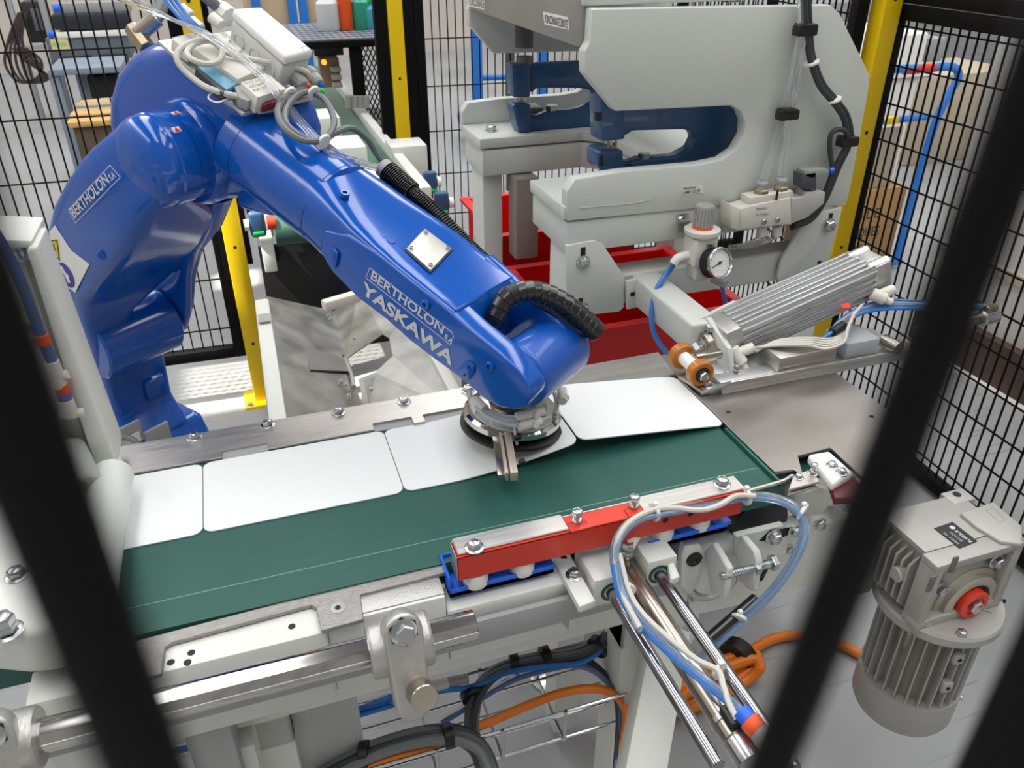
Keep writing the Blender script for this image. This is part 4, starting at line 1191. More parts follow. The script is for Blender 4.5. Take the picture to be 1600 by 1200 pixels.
# ------------------------------------------------------------------ gripper under the wrist
gd_ = PZ(800, 645, .966)
gp = thing('vacuum_gripper', (gd_.x, gd_.y, .945), 'chrome disc suction gripper with beige finger bar under the wrist', 'gripper')
nt_ = V3((.10, .03, 1)).normalized()
MB().lathe(gd_ - Z * .012, nt_, [(.068, -.012), (.0765, -.008), (.0765, -.004), (.070, -.002)], 48).part('suction_pad', M('rubber_black', '#17181a', .5), gp)
MB().lathe(gd_ - Z * .008, nt_, [(.069, 0), (.072, .003), (.072, .011), (.068, .015)], 48).part('disc', CHROME, gp)
MB().lathe(gd_ + Z * .006, nt_, [(.05, 0), (.05, .012), (.036, .014), (.036, .055)], 40).part('adapter', GUNM, gp)
a, e = PZ(788, 668, .975), PZ(800, 742, .962)
d = (e - a).normalized(); sx = d.cross(Z).normalized(); up = sx.cross(d)
mb = MB()
mb.box((a + e) / 2 - up * .004 - sx * .003, ((e - a).length, .010, .016), (d, sx, up), .0012)
mb.part('finger_bar', M('beige_bar', '#d3c3b4', .38, .5), gp)
MB().box((a + e) / 2 - up * .004 + sx * .0065, ((e - a).length * .97, .004, .015), (d, sx, up), .001).part('finger_bar', M('beige_bar', '#d3c3b4', .38, .5), gp)
a2 = PZ(772, 672, .974)
MB().box((a2 + PZ(792, 735, .962)) / 2 - up * .006, ((e - a).length * .95, .016, .006), (d, sx, up), .001).part('finger_plate', GUNM, gp)
for f in (.25, .78):
    pt = a.lerp(e, f) - sx * .012
    MB().cyl(pt, pt - sx * .008 + up * .004, .0048, 14, bev=.0008).part('finger_screw', BLACKP, gp)
# tubes round the adapter and the white tee fittings
def gr(ang, r, h): return gd_ + V3((math.cos(math.radians(ang)) * r, math.sin(math.radians(ang)) * r, h))
for k in range(3):
    MB().tube([gr(165, .062, .030 + k * .005), gr(200, .065, .024 + k * .006), gr(235, .068, .018 + k * .006), gr(270, .071, .014 + k * .006), gr(300, .073, .014 + k * .005)], .0034, 8).part('air_tube', TUBEF, gp)
MB().tube([gr(320, .066, .012), gr(345, .066, .016), gr(10, .066, .03), gr(25, .062, .06), gr(30, .055, .085)], .0035, 8).part('air_tube', GREYP, gp)
for k, (an, hh) in enumerate(((328, .030),)):
    p1 = gr(an, .074, hh); p2 = gr(an + 22, .074, hh + .003)
    MB().cyl(p1, p2, .0075, 14, bev=.001).part('tee_fitting', IVORY, gp)
    MB().cyl((p1 + p2) / 2, (p1 + p2) / 2 + V3((.003, -.012, .001)), .0055, 12, bev=.001).part('tee_port', IVORY, gp)
for (an, hh) in ((192, .034), (216, .028)):
    p1 = gr(an, .061, hh); p2 = gr(an + 14, .064, hh - .003)
    MB().cyl(p1, p2, .0072, 12, bev=.001).part('push_fitting', IVORY, gp)
for (u0, v0, u1, v1, zz) in ((806, 652, 850, 642, 1.006), (810, 667, 846, 658, .996)):
    p1, p2 = PZ(u0, v0, zz), PZ(u1, v1, zz)
    MB().cyl(p1, p2, .0068, 14, bev=.001).part('tee_fitting', IVORY, gp)
    MB().cyl(p1.lerp(p2, .6), p1.lerp(p2, .6) + V3((.004, -.010, .001)), .0055, 12, bev=.001).part('tee_port', IVORY, gp)
for k in range(3):
    MB().tube([PZ(742 + k, 628 + k * 3, 1.01), PZ(760, 640 + k * 5, 1.006), PZ(784, 650 + k * 5, 1.003), PZ(808, 653 + k * 6, 1.003)], .0032, 8).part('air_tube', TUBEF, gp)
MB().cyl(PZ(740, 624, 1.012), PZ(758, 641, 1.007), .0078, 12, bev=.001).part('push_fitting', IVORY, gp)
MB().cyl(gr(200, .052, .004), gr(200, .052, .018), .009, 6).part('fitting_nut', BRASS, gp)
MB().tube([gr(252, .066, .03), gr(254, .074, .02), gr(256, .072, .0), gr(257, .070, -.008)], .002, 6).part('cable_tie', WHITEP, gp)
# ================================================================== INFEED ROLLER MACHINE (left)
im = thing('infeed_machine', (-.3, .95, .9), 'cream infeed machine with white roller at the left end of the belt', 'machine')
yi = 1.0
foot = PZ(184, 722, .93)
xi, yi = foot.x, foot.y
z_top = PY(59, 384, yi).z
MB().prism([PY(x, y, yi - .01) for x, y in ((-140, 400), (36, 398), (150, 738), (-140, 800))], (0, .04, 0), .004, 2).part('cheek_plate', CREAM, im)
MB().prism([PY(x, y, yi - .04) for x, y in ((40, 390), (57, 384), (60, 392), (186, 728), (150, 738))], (0, .075, 0), .005, 3).part('cheek_rim', CREAM, im)
MB().bb(xi - .062, xi + .012, yi - .055, yi - .02, .925, .955, .006, 3).part('foot_block', WHITEP, im)
MB().prism([PY(x, y, yi - .03) for x, y in ((-60, 372), (50, 376), (52, 388), (-60, 392))], (0, .09, 0), .003, 2).part('top_plate', CREAM, im)
ra, rbk = PZ(176, 742, .958), PZ(128, 1010, .955)
dr = (rbk - ra).normalized()
MB().cyl(ra - dr * .004, rbk, .026, 40, bev=.005).part('white_roller', M('roller_pale', '#d6dad4', .35), im)
MB().cyl(PZ(126, 736, .98), PZ(88, 960, .99), .0095, 20).part('steel_shaft', GUNM, im)
MB().cyl(PZ(112, 700, .985), PZ(140, 760, .975), .018, 24, bev=.003).part('shaft_bush', CREAM, im)
MB().prism([PY(18, 640, yi - .04), PY(62, 640, yi - .04), PY(140, 740, yi - .04), PY(90, 760, yi - .04), PY(20, 700, yi - .04)], (0, .03, 0), .006, 2).part('bearing_arm', CREAM, im)
# front cheek with cast knob and bolts, bottom left
MB().prism([PZ(-40, 860, 1.0), PZ(30, 830, 1.0), PZ(88, 965, 1.0), PZ(75, 985, 1.0), PZ(20, 990, 1.0), PZ(-40, 985, 1.0)], (0, 0, -.06), .012, 3).part('front_cheek', CREAM, im)
bolt(im, PZ(27, 900, 1.0), Z, .008); bolt(im, PZ(12, 988, 1.0), Z, .010, shank=.01)
bolt(im, PY(42, 521, yi - .012), -Y, .009)
bolt(im, PY(30, 392, yi - .012), -Y, .009)
MB().tube([PY(-30, 330, yi - .05), PY(5, 385, yi - .05), PY(32, 440, yi - .05), PY(55, 500, yi - .05), PY(66, 530, yi - .05), PY(82, 566, yi - .05)], .0065, 12).part('air_tube', TUBEN, im)
def fit(px, py, px2, py2, r, mat, name): MB().cyl(PY(px, py, yi - .05), PY(px2, py2, yi - .05), r, 16, bev=.0008).part(name, mat, im)
fit(64, 522, 69, 538, .0085, ORANGEP, 'clip_ring')
fit(80, 564, 86, 580, .009, IVORY, 'fitting_collar')
fit(85, 578, 94, 604, .0095, IVORY, 'push_fitting')
fit(95, 600, 99, 612, .009, ORANGEP, 'clip_ring')
fit(99, 612, 102, 624, .0085, M('violet_clip', '#7b62a8', .4), 'clip_ring')
fit(102, 624, 112, 650, .0095, IVORY, 'push_fitting')
fit(88, 590, 106, 584, .0065, IVORY, 'tee_port')
fit(92, 648, 132, 644, .0062, IVORY, 'tee_port')

# ================================================================== C-FRAME PUNCH PRESS
y0p = 1.30
Wp = .70
pr = thing('punch_press', (.85, y0p, 0), 'light grey double C-frame punch press with blue punch heads', 'press')
def FP(px, py): return PY(px, py, y0p)
# upper and lower jaws joined at the right: outline of the front plate with open throat
outl = [(925, 14), (1298, 8), (1312, 20), (1360, 118), (1356, 150), (1330, 290), (1322, 322), (1150, 320), (886, 346), (886, 300), (899, 280), (975, 268), (1090, 258), (1128, 250), (1150, 235), (1163, 212), (1165, 192), (1158, 174), (1144, 165), (962, 174), (914, 115), (914, 80), (922, 66)]
th = .028
fpts = [FP(x, y) for x, y in outl]
MB().prism(fpts, (0, th, 0), .003, 2).part('front_plate', PRESS, pr)
bpts = [p + V3((0, Wp, 0)) for p in fpts]
MB().prism(bpts, (0, th, 0), .003, 2).part('rear_plate', PRESS, pr)

zg0 = FP(886, 347).z                      # underside of the bolster
zb1 = FP(879, 326).z
xn = .538
U = [(xn, y0p + .03), (xn, y0p + .19), (.80, y0p + .19), (.84, y0p + .23), (.84, y0p + .50), (.80, y0p + .54), (xn, y0p + .54), (xn, y0p + Wp - .002), (1.14, y0p + Wp - .002), (1.14, y0p + .03)]
MB().prism([(x, y, zg0 + .002) for x, y in U], (0, 0, zb1 - zg0 - .002), .003, 2).part('bolster', PRESS, pr)
U2 = [(x + (.006 if x == xn else 0), y, zg0 - .064) for x, y in U]
U2[0] = (xn + .006, y0p + .004, zg0 - .064); U2[-1] = (1.14, y0p + .004, zg0 - .064)
MB().prism(U2, (0, 0, .062), .004, 2).part('bolster_base', PRESS, pr)
MB().bb(xn, xn + .05, y0p + .006, y0p + .03, zg0 + .002, zb1, .002).part('nose_cap', PRESS, pr)
bolt(pr, (xn + .05, y0p + .075, zb1), Z, .011); bolt(pr, (xn + .05, y0p + .61, zb1), Z, .011)
MB().bb(.66, .72, y0p + .60, y0p + .66, zb1, zb1 + .05, .003).part('stop_block', PRESSD, pr)
# top box: end plate on the left, roof
xe = FP(914, 80).x
MB().bb(xe, xe + .02, y0p + th, y0p + Wp, FP(914, 78).z, 1.56, .003).part('end_plate', M('end_plate_grey', '#a19f98', .42, .35, var=.08, vscale=10), pr)
MB().bb(xe + .002, FP(1298, 8).x, y0p + .02, y0p + Wp, FP(925, 14).z + .002, FP(925, 14).z + .03, .004).part('roof_plate', PRESS, pr)
bolt(pr, PY(1143, 3, y0p + .05) , Z, .010)
# legs
MB().bb(.549, .60, y0p + .01, y0p + .10, .02, zg0 - .064, .004).part('leg', PRESS, pr)
MB().bb(.549, .60, y0p + .56, y0p + .66, .02, zg0 - .064, .004).part('leg', PRESS, pr)
MB().bb(1.10, 1.16, y0p + .01, y0p + .10, .02, zg0 - .064, .004).part('leg', PRESS, pr)
MB().bb(1.10, 1.16, y0p + .56, y0p + .66, .02, zg0 - .064, .004).part('leg', PRESS, pr)
qa = PX(763, 270, .60)
MB().bb(.615, .675, y0p + .50, y0p + .56, .84, zg0 - .066, .004).part('scrap_duct', M('duct_brown', '#857a74', .5), pr)
gz = FP(893, 382).z
# bracket plates with slots and bolts
def bplate(pts, yy, mat=PRESS, thk=.008, name='bracket_plate'):
    MB().prism([PY(x, y, yy) for x, y in pts], (0, thk, 0), .0015, 2).part(name, mat, pr)
yb_ = y0p - .004
bplate([(885, 384), (930, 376), (942, 382), (976, 432), (975, 480), (968, 487), (886, 496)], yb_)
for (sx, sy, bx, by) in ((911, 395, 911, 410), (907, 474, 909, 482)):
    MB().box(PY(sx, sy, yb_ - .0003), (.010, .002, .022), None, .0008).part('slot', DARK, pr)
    bolt(pr, PY(bx, by, yb_), -Y, .0095)
bplate([(979, 440), (1012, 432), (1022, 440), (1020, 476), (980, 484)], y0p - .012)
MB().box(PY(993, 459, y0p - .0125), (.022, .002, .009), None, .0008).part('slot', DARK, pr)
bolt(pr, PY(1007, 458, y0p - .012), -Y, .0095)
bplate([(1216, 440), (1215, 432), (1222, 405), (1262, 338), (1316, 324), (1310, 352), (1290, 428)], yb_)
for (sx, sy, bx, by) in ((1297, 342, 1294, 352), (1279, 416, 1277, 426)):
    MB().box(PY(sx, sy, yb_ - .0003), (.009, .002, .024), None, .0008).part('slot', DARK, pr)
    bolt(pr, PY(bx, by, yb_), -Y, .0105)
# cross tubes between the legs and the arm towards the conveyor
zc_ = FP(1000, 432).z
MB().bb(.60, 1.10, y0p + .01, y0p + .07, zc_ - .06, zc_ + .005, .006, 3).part('cross_tube', PRESS, pr)
MB().bb(.686, .745, 1.07, y0p + .01, zc_ - .055, zc_ + .004, .006, 3).part('arm_tube', PRESS, pr)
# lettering plates
def label(pts_f, face, s_lines, base, updir, xdir, nrm):
    pass
lp_ = [PX(849, 18, xe - .0006), PX(888, 27, xe - .0006), PX(890, 47, xe - .0006), PX(851, 38, xe - .0006)]
lpA = MB().prism(lp_, (-.0006, 0, 0)).part('label_plate', WHITEP, pr)
text('lettering', 'POINCONNAGE DROITE', pr, PX(851, 35, xe - .0014), lp_[1] - lp_[0], Z, .019, PRINT, parent=lpA, bold=.01, width=(lp_[1] - lp_[0]).length * .93)
lp2 = [PX(731, -6, xe - .0006), PX(757, -2, xe - .0006), PX(757, 15, xe - .0006), PX(732, 10, xe - .0006)]
lpB = MB().prism(lp2, (-.0006, 0, 0)).part('label_plate', WHITEP, pr)
text('lettering', 'POINCONNAGE', pr, PX(733, 8, xe - .0014), lp2[1] - lp2[0], Z, .022, PRINT, parent=lpB, width=(lp2[1] - lp2[0]).length * .9)
l3 = [FP(1064, 292), FP(1098, 288), FP(1099, 301), FP(1065, 305)]
lpC = MB().prism([p - Y * .0004 for p in l3], (0, -.0006, 0)).part('label_plate', WHITEP, pr)
text('lettering', 'PRESSION', pr, PY(1067, 297, y0p - .0014), X, Z, .0075, PRINT, parent=lpC, bold=.01, width=.026)
text('lettering', 'LAME COUPE', pr, PY(1067, 303, y0p - .0014), X, Z, .0075, PRINT, parent=lpC, bold=.01, width=.036)
MB().tube([PY(905, 325, y0p - .001), PY(950, 321, y0p - .001), PY(985, 318, y0p - .001), PY(1015, 312, y0p - .001)], .0008, 6).part('weld_trace', PRESS, pr)

# blue punch units, each a C-shaped casting clamped in the press
def punch(yy, pts, head, screws, name_lbl, letter):
    t = thing('punch_unit', PY(*pts[0], yy), name_lbl, 'punch', 'blue punch units')
    MB().prism([PY(x, y, yy + .012) for x, y in pts], (0, .03, 0), .006, 3).part('casting', PUNCH, t)
    for hd in head: MB().prism([PY(x, y, yy) for x, y in hd], (0, .055, 0), .004, 2).part('punch_head', PUNCH, t)
    for (px, py, r, h) in screws: MB().hexa(PY(px, py, yy + .02), Z, r, h).part('set_bolt', ZINC, t)
    (px, py, px2, py2, ss, hh) = letter
    text('lettering', ss, t, PY(px, py, yy + .0115), PY(px2, py2, yy + .0115) - PY(px, py, yy + .0115), Z, hh, MATS['punch_letter'], bold=.02, width=(PY(px2, py2, yy) - PY(px, py, yy)).length)
    return t
M('punch_letter', '#245583', .35, coat=.3)
t = punch(y0p + .08, [(942, 150), (1200, 140), (1210, 190), (1200, 240), (1140, 248), (1000, 262), (945, 268), (940, 250), (972, 250), (985, 254), (1000, 248), (1055, 244), (1078, 232), (1086, 216), (1080, 205), (1068, 203), (990, 205), (976, 214), (960, 200), (944, 180)],
      [[(938, 152), (976, 152), (977, 218), (940, 222)], [(934, 240), (940, 235), (974, 235), (975, 266), (942, 270), (934, 262)]], [(1006, 247, .013, .010)], 'dark blue cast punch unit in the front throat of the press', (1012, 186, 1085, 178, 'SUPRA -', .020))
for z_, px, py in ((0, 956, 226), (1, 956, 232)): MB().cyl(PY(px, py, y0p + .105), PY(px, py, y0p + .105) + Z * .014, .010, 18).part('die', GUNM, t)
MB().box(PY(934, 182, y0p + .085), (.012, .012, .014), None, .001).part('set_screw', BLACKP, t)
MB().box(PY(939, 251, y0p + .079), (.006, .01, .02), None, .002).part('slot', DARK, t)
yr = y0p + .56
t = punch(yr, [(803, 101), (912, 96), (960, 98), (965, 150), (940, 204), (815, 207), (812, 190), (830, 178), (838, 181), (850, 176), (866, 173), (893, 172), (915, 165), (930, 150), (926, 142), (905, 138), (840, 138), (831, 146), (812, 130)],
      [[(800, 101), (829, 101), (829, 152), (803, 153)], [(801, 166), (805, 162), (829, 162), (830, 206), (811, 208)]], [(862, 172, .016, .012)], 'dark blue cast punch unit in the rear throat of the press', (858, 124, 892, 120, 'SUPRA', .016))
MB().cyl(PY(816, 160, yr + .028), PY(816, 160, yr + .028) + Z * .016, .011, 18).part('die', GUNM, t)
MB().cyl(PY(819, 105, yr + .028), PY(819, 88, yr + .028), .019, 24).part('ram', M('ram_grey', '#6f6a68', .4, .5), t)
MB().cyl(PY(819, 74, yr + .028), PY(819, 30, yr + .028), .021, 24).part('ram_sleeve', M('ram_dark', '#5b5654', .5, .3), t)

# ------------------------------------------------------------------ air regulator with gauge
ar = thing('air_regulator', PY(1098, 400, y0p - .05), 'ivory air pressure regulator with round gauge on the press front', 'regulator')
yq = y0p - .05
MB().prism([PY(1055, 336, y0p - .003), PY(1075, 333, y0p - .003), PY(1078, 352, y0p - .003), PY(1128, 354, y0p - .003), PY(1128, 362, y0p - .003), PY(1057, 362, y0p - .003)], (0, -.003, 0), .0008).part('bracket', ZINC, ar)
bolt(ar, PY(1063, 342, y0p - .006), -Y, .006)
rc = PY(1097, 362, yq)
MB().lathe(rc, Z, [(.032, -.004), (.034, .0), (.034, .006), (.024, .008)], 20).part('locking_ring', IVORY, ar)
MB().lathe(rc + Z * .008, Z, [(.0195, 0), (.0195, .004)], 28).part('orange_ring', ORANGEP, ar)
kb = rc + Z * .012
for k in range(20):
    a = 2 * math.pi * k / 20
    MB().box(kb + V3((math.cos(a) * .0175, math.sin(a) * .0175, .019)), (.0025, .004, .036), (V3((math.cos(a), math.sin(a), 0)), V3((-math.sin(a), math.cos(a), 0)), Z)).part('knob_rib', GREYP, ar)
MB().lathe(kb, Z, [(.0178, 0), (.0178, .036), (.0165, .039), (0, .039)], 28).part('knob', M('knob_grey', '#9c948b', .4), ar)
MB().box(rc - Z * .035, (.05, .045, .055), None, .006, 3).part('body', IVORY, ar)
MB().box(rc + V3((.002, 0, -.075)), (.036, .036, .04), None, .008, 3).part('lower_body', IVORY, ar)
text('lettering', 'SMC', ar, rc + V3((-.002, -.0232, -.024)), X, Z, .010, PRINT, bold=.02)
gf = PY(1125, 411, yq - .05)
gdn = V3((.18, -.92, .30)).normalized()
MB().lathe(gf - gdn * .028, gdn, [(.025, 0), (.029, .004), (.029, .026), (.027, .028), (.026, .026), (0, .0255)], 40).part('gauge_case', BLACKP, ar)
dial = MB().lathe(gf - gdn * .0022, gdn, [(.0255, 0), (.0255, .0006)], 40).part('gauge_dial', GLASS, ar)
gx, gy, _n = frame(gdn, X)
gy = gdn.cross(gx)
for k in range(17):
    a = math.radians(225 - 270 * k / 16)
    d = gx * math.cos(a) + gy * math.sin(a); s__ = gdn.cross(d)
    MB().box(gf - gdn * .0014 + d * .0215, (.0035, .0007, .0003), (d, s__, gdn)).part('dial_mark', PRINT if k % 2 == 0 else RED, ar, dial)
a = math.radians(200); d = gx * math.cos(a) + gy * math.sin(a)
MB().box(gf - gdn * .001 + d * .006, (.028, .0016, .0006), (d, gdn.cross(d), gdn)).part('needle', PRINT, ar, dial)
MB().cyl(gf - gdn * .0014, gf + gdn * .0004, .003, 14).part('needle_hub', PRINT, ar, dial)
MB().lathe(gf - gdn * .003, gdn, [(.0262, 0), (.0295, 0), (.0295, .005), (.0278, .0065), (.0262, .004)], 40, None, True).part('gauge_rim', ZINC, ar)
MB().tube([PY(1083, 397, yq), PY(1068, 400, yq), PY(1058, 404, yq), PY(1052, 412, yq)], .0085, 14).part('elbow_fitting', WHITEP, ar)
MB().cyl(rc + V3((.03, -.01, -.095)), rc + V3((.045, -.035, -.10)), .009, 6).part('drain_nut', ZINC, ar)
tb = thing('air_tube', PY(1030, 470, yq), 'thin blue air tube curving down from the pressure regulator', 'tube')
MB().tube([PY(1052, 412, yq), PY(1042, 425, yq), PY(1026, 450, yq - .02), PY(1018, 480, yq - .04), PY(1018, 510, yq - .06), PY(1028, 535, yq - .08), PY(1042, 554, yq - .10)], .0038, 10).part('tube', TUBEB, tb)
MB().tube([PY(1054, 414, yq), PY(1045, 428, yq), PY(1029, 452, yq - .02), PY(1021, 482, yq - .04), PY(1021, 510, yq - .06), PY(1031, 534, yq - .08), PY(1045, 552, yq - .10)], .003, 10).part('tube', TUBEN, tb)
MB().tube([PY(1124, 436, yq - .02), PY(1128, 448, yq - .01), PY(1133, 470, yq), PY(1138, 490, yq)], .0042, 10).part('tube', TUBEB, tb)

# ------------------------------------------------------------------ solenoid valve with tubes and wiring
sv = thing('solenoid_valve', PY(1190, 350, y0p - .03), 'ivory solenoid valve block with two clear tubes on the press front', 'valve')
yv = y0p - .045
def vb(pts, thk, mat, name, yy=None, bev=.002): return MB().prism([PY(x, y, yy or yv) for x, y in pts], (0, thk, 0), bev, 2).part(name, mat, sv)
vb([(1142, 320), (1157, 327), (1156, 361), (1142, 357)], .038, IVORY, 'end_block')
vb([(1157, 327), (1172, 322), (1236, 309), (1237, 350), (1156, 360)], .042, IVORY, 'valve_body')
vb([(1172, 322), (1240, 309), (1240, 298), (1172, 309)], .034, IVORY, 'manifold', yv + .004)
vb([(1238, 310), (1258, 308), (1262, 300), (1290, 300), (1288, 318), (1262, 340), (1236, 350)], .034, M('valve_grey', '#b9b7b2', .45), 'pilot_body')
text('lettering', 'Numatics', sv, PY(1181, 329, yv - .0006), X, Z, .009, PRINT, width=.024)
text('lettering', '3-10 bar', sv, PY(1180, 338, yv - .0006), X, Z, .007, PRINT, width=.03)
MB().box(PY(1214, 305, yv), (.003, .004, .02), None, .0005).part('slot', DARK, sv)
for px, py in ((1193, 346), (1214, 343)): capscrew(sv, PY(px, py, yv), -Y, .0055)
for px, py in ((1189, 301), (1219, 296)):
    pt = PY(px, py, yv + .02)
    MB().hexa(pt - Z * .004, Z, .0145, .012).part('fitting_nut', BRASS, sv)
    MB().lathe(pt + Z * .008, Z, [(.0105, 0), (.0105, .006), (.0118, .007), (.0118, .012), (.009, .015)], 20).part('push_fitting', GREYP, sv)
MB().prism([PY(1253, 272, yv), PY(1276, 268, yv), PY(1276, 298, yv), PY(1252, 294, yv)], (0, .028, 0), .002).part('coil', M('coil_dark', '#4a4d55', .4), sv)
MB().prism([PY(1258, 267, yv), PY(1296, 264, yv), PY(1298, 270, yv), PY(1270, 280, yv), PY(1258, 278, yv)], (0, .026, 0), .003).part('plug_cover', M('plug_clear', '#aeb8ae', .15, trans=.4), sv)
MB().cyl(PY(1296, 268, yv + .012), PY(1302, 265, yv + .012), .006, 12).part('plug_end', BLUEPL, sv)
for k in range(3):
    MB().tube([PY(1186 + k * 4, 290, yv + .02), PY(1202 + k * 4, 240, yv + .03), PY(1220 + k * 3, 182, yv + .03), PY(1236 + k * 4, 110, yv + .02), PY(1248 + k * 4, 50, yv + .02), PY(1248 + k * 5, 0, yv + .02), PY(1246 + k * 5, -30, yv + .02)], .0032, 8).part('air_tube', TUBEC, sv)
for k in range(2):
    MB().tube([PY(1216 + k * 5, 288, yv + .02), PY(1222 + k * 6, 240, yv + .03), PY(1230 + k * 5, 185, yv + .03), PY(1243 + k * 6, 110, yv + .02), PY(1253 + k * 5, 50, yv + .02), PY(1252 + k * 5, -20, yv + .02)], .0032, 8).part('air_tube', TUBEC, sv)
cbl = [[(1262, -20), (1264, 30), (1266, 60), (1270, 90), (1285, 130), (1305, 155), (1322, 178), (1329, 205), (1326, 228), (1310, 262), (1290, 310), (1268, 342), (1236, 356)],
       [(1256, -20), (1258, 30), (1262, 60), (1266, 92), (1281, 134), (1302, 160), (1317, 182), (1323, 205), (1322, 228), (1302, 268), (1286, 308), (1262, 340), (1240, 352)],
       [(1326, 215), (1318, 203), (1304, 204), (1297, 215), (1297, 238), (1301, 264)]]
for i, c in enumerate(cbl):
    MB().tube([PY(x, y, y0p - .02 - .004 * i) for x, y in c], .0058 if i < 2 else .0048, 10).part('cable', CABLED, sv)
for px, py in ((1258, 47), (1230, 179), (1324, 221)):
    MB().box(PY(px, py, y0p - .022), (.040, .022, .018), None, .003).part('cable_clip', BLACKP, sv)
    MB().box(PY(px, py, y0p - .022) + Z * .008, (.030, .028, .006), None, .002).part('clip_strap', BLACKP, sv)
for px, py in ((1268, 94), (1303, 152)):
    MB().lathe(PY(px, py, y0p - .022) - Z * .002, V3((.4, 0, -1)), [(.013, 0), (.014, .001), (.014, .004), (.013, .005)], 16).part('cable_tie', WHITEP, sv)
for k in range(3):
    MB().tube([PY(1186 + 14 * k, 358, yv + .02), PY(1184 + 12 * k, 372, yv + .03), PY(1166 + 8 * k, 382, yv + .04), PY(1138 + 6 * k, 387, yv + .05)], .005, 10).part('silencer_tube', TUBEC, sv)
for px in (1190, 1214): MB().cyl(PY(px, 353, yv + .02), PY(px, 368, yv + .02), .010, 16, bev=.001).part('silencer', WHITEP, sv)

# ------------------------------------------------------------------ inclined pusher cylinder with brown rollers
yc_ = 1.06
c0 = PY(1118, 532, yc_); c1 = PY(1362, 424, yc_)
dc = (c1 - c0).normalized(); sc_ = Y; uc = dc.cross(Y)
uc = uc if uc.z > 0 else -uc
pc = thing('pusher_cylinder', c0, 'ribbed aluminium air cylinder tilted above the stainless table', 'cylinder')
Lc = (c1 - c0).length
bc = c0 + dc * (Lc * .10)
mb = MB(); mb.box(bc + dc * Lc * .42, (Lc * .84, .072, .062), (dc, Y, uc), .004, 2); brl = mb.part('barrel', ALU, pc)
for s_ in (-1, 1):
    for k in range(3):
        MB().box(bc + dc * Lc * .42 + uc * (.033) + Y * (s_ * (.008 + k * .0125)), (Lc * .84, .006, .006), (dc, Y, uc), .001).part('barrel_rib', ALU, pc, brl)
for k in range(5):
    MB().box(bc + dc * Lc * .42 - Y * .0375 + uc * (-.024 + k * .012), (Lc * .84, .006, .005), (dc, Y, uc), .001).part('barrel_rib', ALU, pc, brl)
MB().box(c0 + dc * Lc * .06, (.034, .076, .066), (dc, Y, uc), .006, 2).part('front_head', CAST, pc)
MB().box(c1 - dc * Lc * .02, (.036, .078, .068), (dc, Y, uc), .006, 2).part('rear_head', CAST, pc)
for s_ in (-1, 1): MB().cyl(c1 - dc * .03 + uc * .026 + Y * s_ * .026, c1 + dc * .012 + uc * .026 + Y * s_ * .026, .012, 18, bev=.002).part('rear_boss', ALU, pc)
MB().cyl(c0 + dc * .02 , c0 - dc * .05, .012, 24).part('piston_rod', CHROME, pc)
MB().hexa(c0 - dc * .028, dc, .017, .012).part('rod_nut', ZINC, pc)
MB().hexa(c0 - dc * .046, dc, .014, .012).part('rod_nut', ZINC, pc)
MB().lathe(c0 - dc * .012, -dc, [(.024, 0), (.024, .010), (.018, .014)], 28).part('rod_guide', GUNM, pc)
for (px, py, px2, py2) in ((1150, 553, 1160, 568), (1370, 462, 1384, 468)):
    a = PY(px, py, yc_ - .05); e = PY(px2, py2, yc_ - .06)
    MB().cyl(a - (e - a) * .6, e, .011, 18, bev=.0015).part('flow_control', IVORY, pc)
    MB().cyl(e, e + (e - a).normalized() * .012, .0062, 14, bev=.001).part('adjusting_screw', IVORY, pc)
    MB().cyl(a, a + V3((.03, -.004, .010)), .009, 16, bev=.001).part('port', IVORY, pc)
MB().box(PY(1323, 478, yc_ - .043), (.012, .004, .007), None, .001).part('sensor_light', M('led_red', '#ff3a2a', .3, emit=1.5), pc)
# mounting angle
def PYc(x, y, yy): return PY(x, y, yy)
MB().prism([PY(1077, 507, 1.085), PY(1150, 471, 1.085), PY(1158, 480, 1.085), PY(1157, 494, 1.085), PY(1112, 516, 1.085), PY(1090, 560, 1.085)], (0, .008, 0), .0015, 2).part('mounting_angle', PRESS, pc)
xq = c0.x - .012
MB().prism([PX(1077, 507, xq), PX(1104, 496, xq), PX(1137, 545, xq), PX(1142, 590, xq), PX(1124, 595, xq), PX(1112, 566, xq), PX(1086, 535, xq)], (.010, 0, 0), .002, 2).part('mounting_angle', PRESS, pc)
for px, py in ((1094, 532), (1114, 550), (1116, 582), (1138, 586), (1110, 513)): bolt(pc, PX(px, py, xq - .001), -X, .0075, washer=False)
# roller axle
ra0, ra1 = PZ(1097, 587, .953), PZ(1060, 553, .957)
ra0.x = ra1.x = (ra0.x + ra1.x) / 2
rz = .957; ra0.z = ra1.z = rz
rl = thing('pressure_roller', (ra0.x, (ra0.y + ra1.y) / 2, .935), 'white hub with two brown rollers at the table edge', 'roller')
MB().cyl(ra0, ra1, .0115, 24).part('hub', WHITEP, rl)
dy = (ra1 - ra0).normalized()
for p in (ra0, ra1 - dy * .012):
    MB().lathe(p - dy * .004, dy, [(.013, 0), (.0205, 0), (.022, .002), (.022, .015), (.0205, .017), (.013, .017)], 36).part('tyre', BROWN, rl)
MB().lathe(ra0 - dy * .003, -dy, [(.013, 0), (.013, .003), (.010, .004)], 24).part('bearing', BLACKP, rl)
MB().hexa(ra0 - dy * .006, -dy, .009, .007).part('axle_bolt', ZINC, rl)
MB().box(ra0.lerp(ra1, .5) + V3((.03, .0, .01)), (.05, .02, .016), None, .003).part('fork', GUNM, rl)
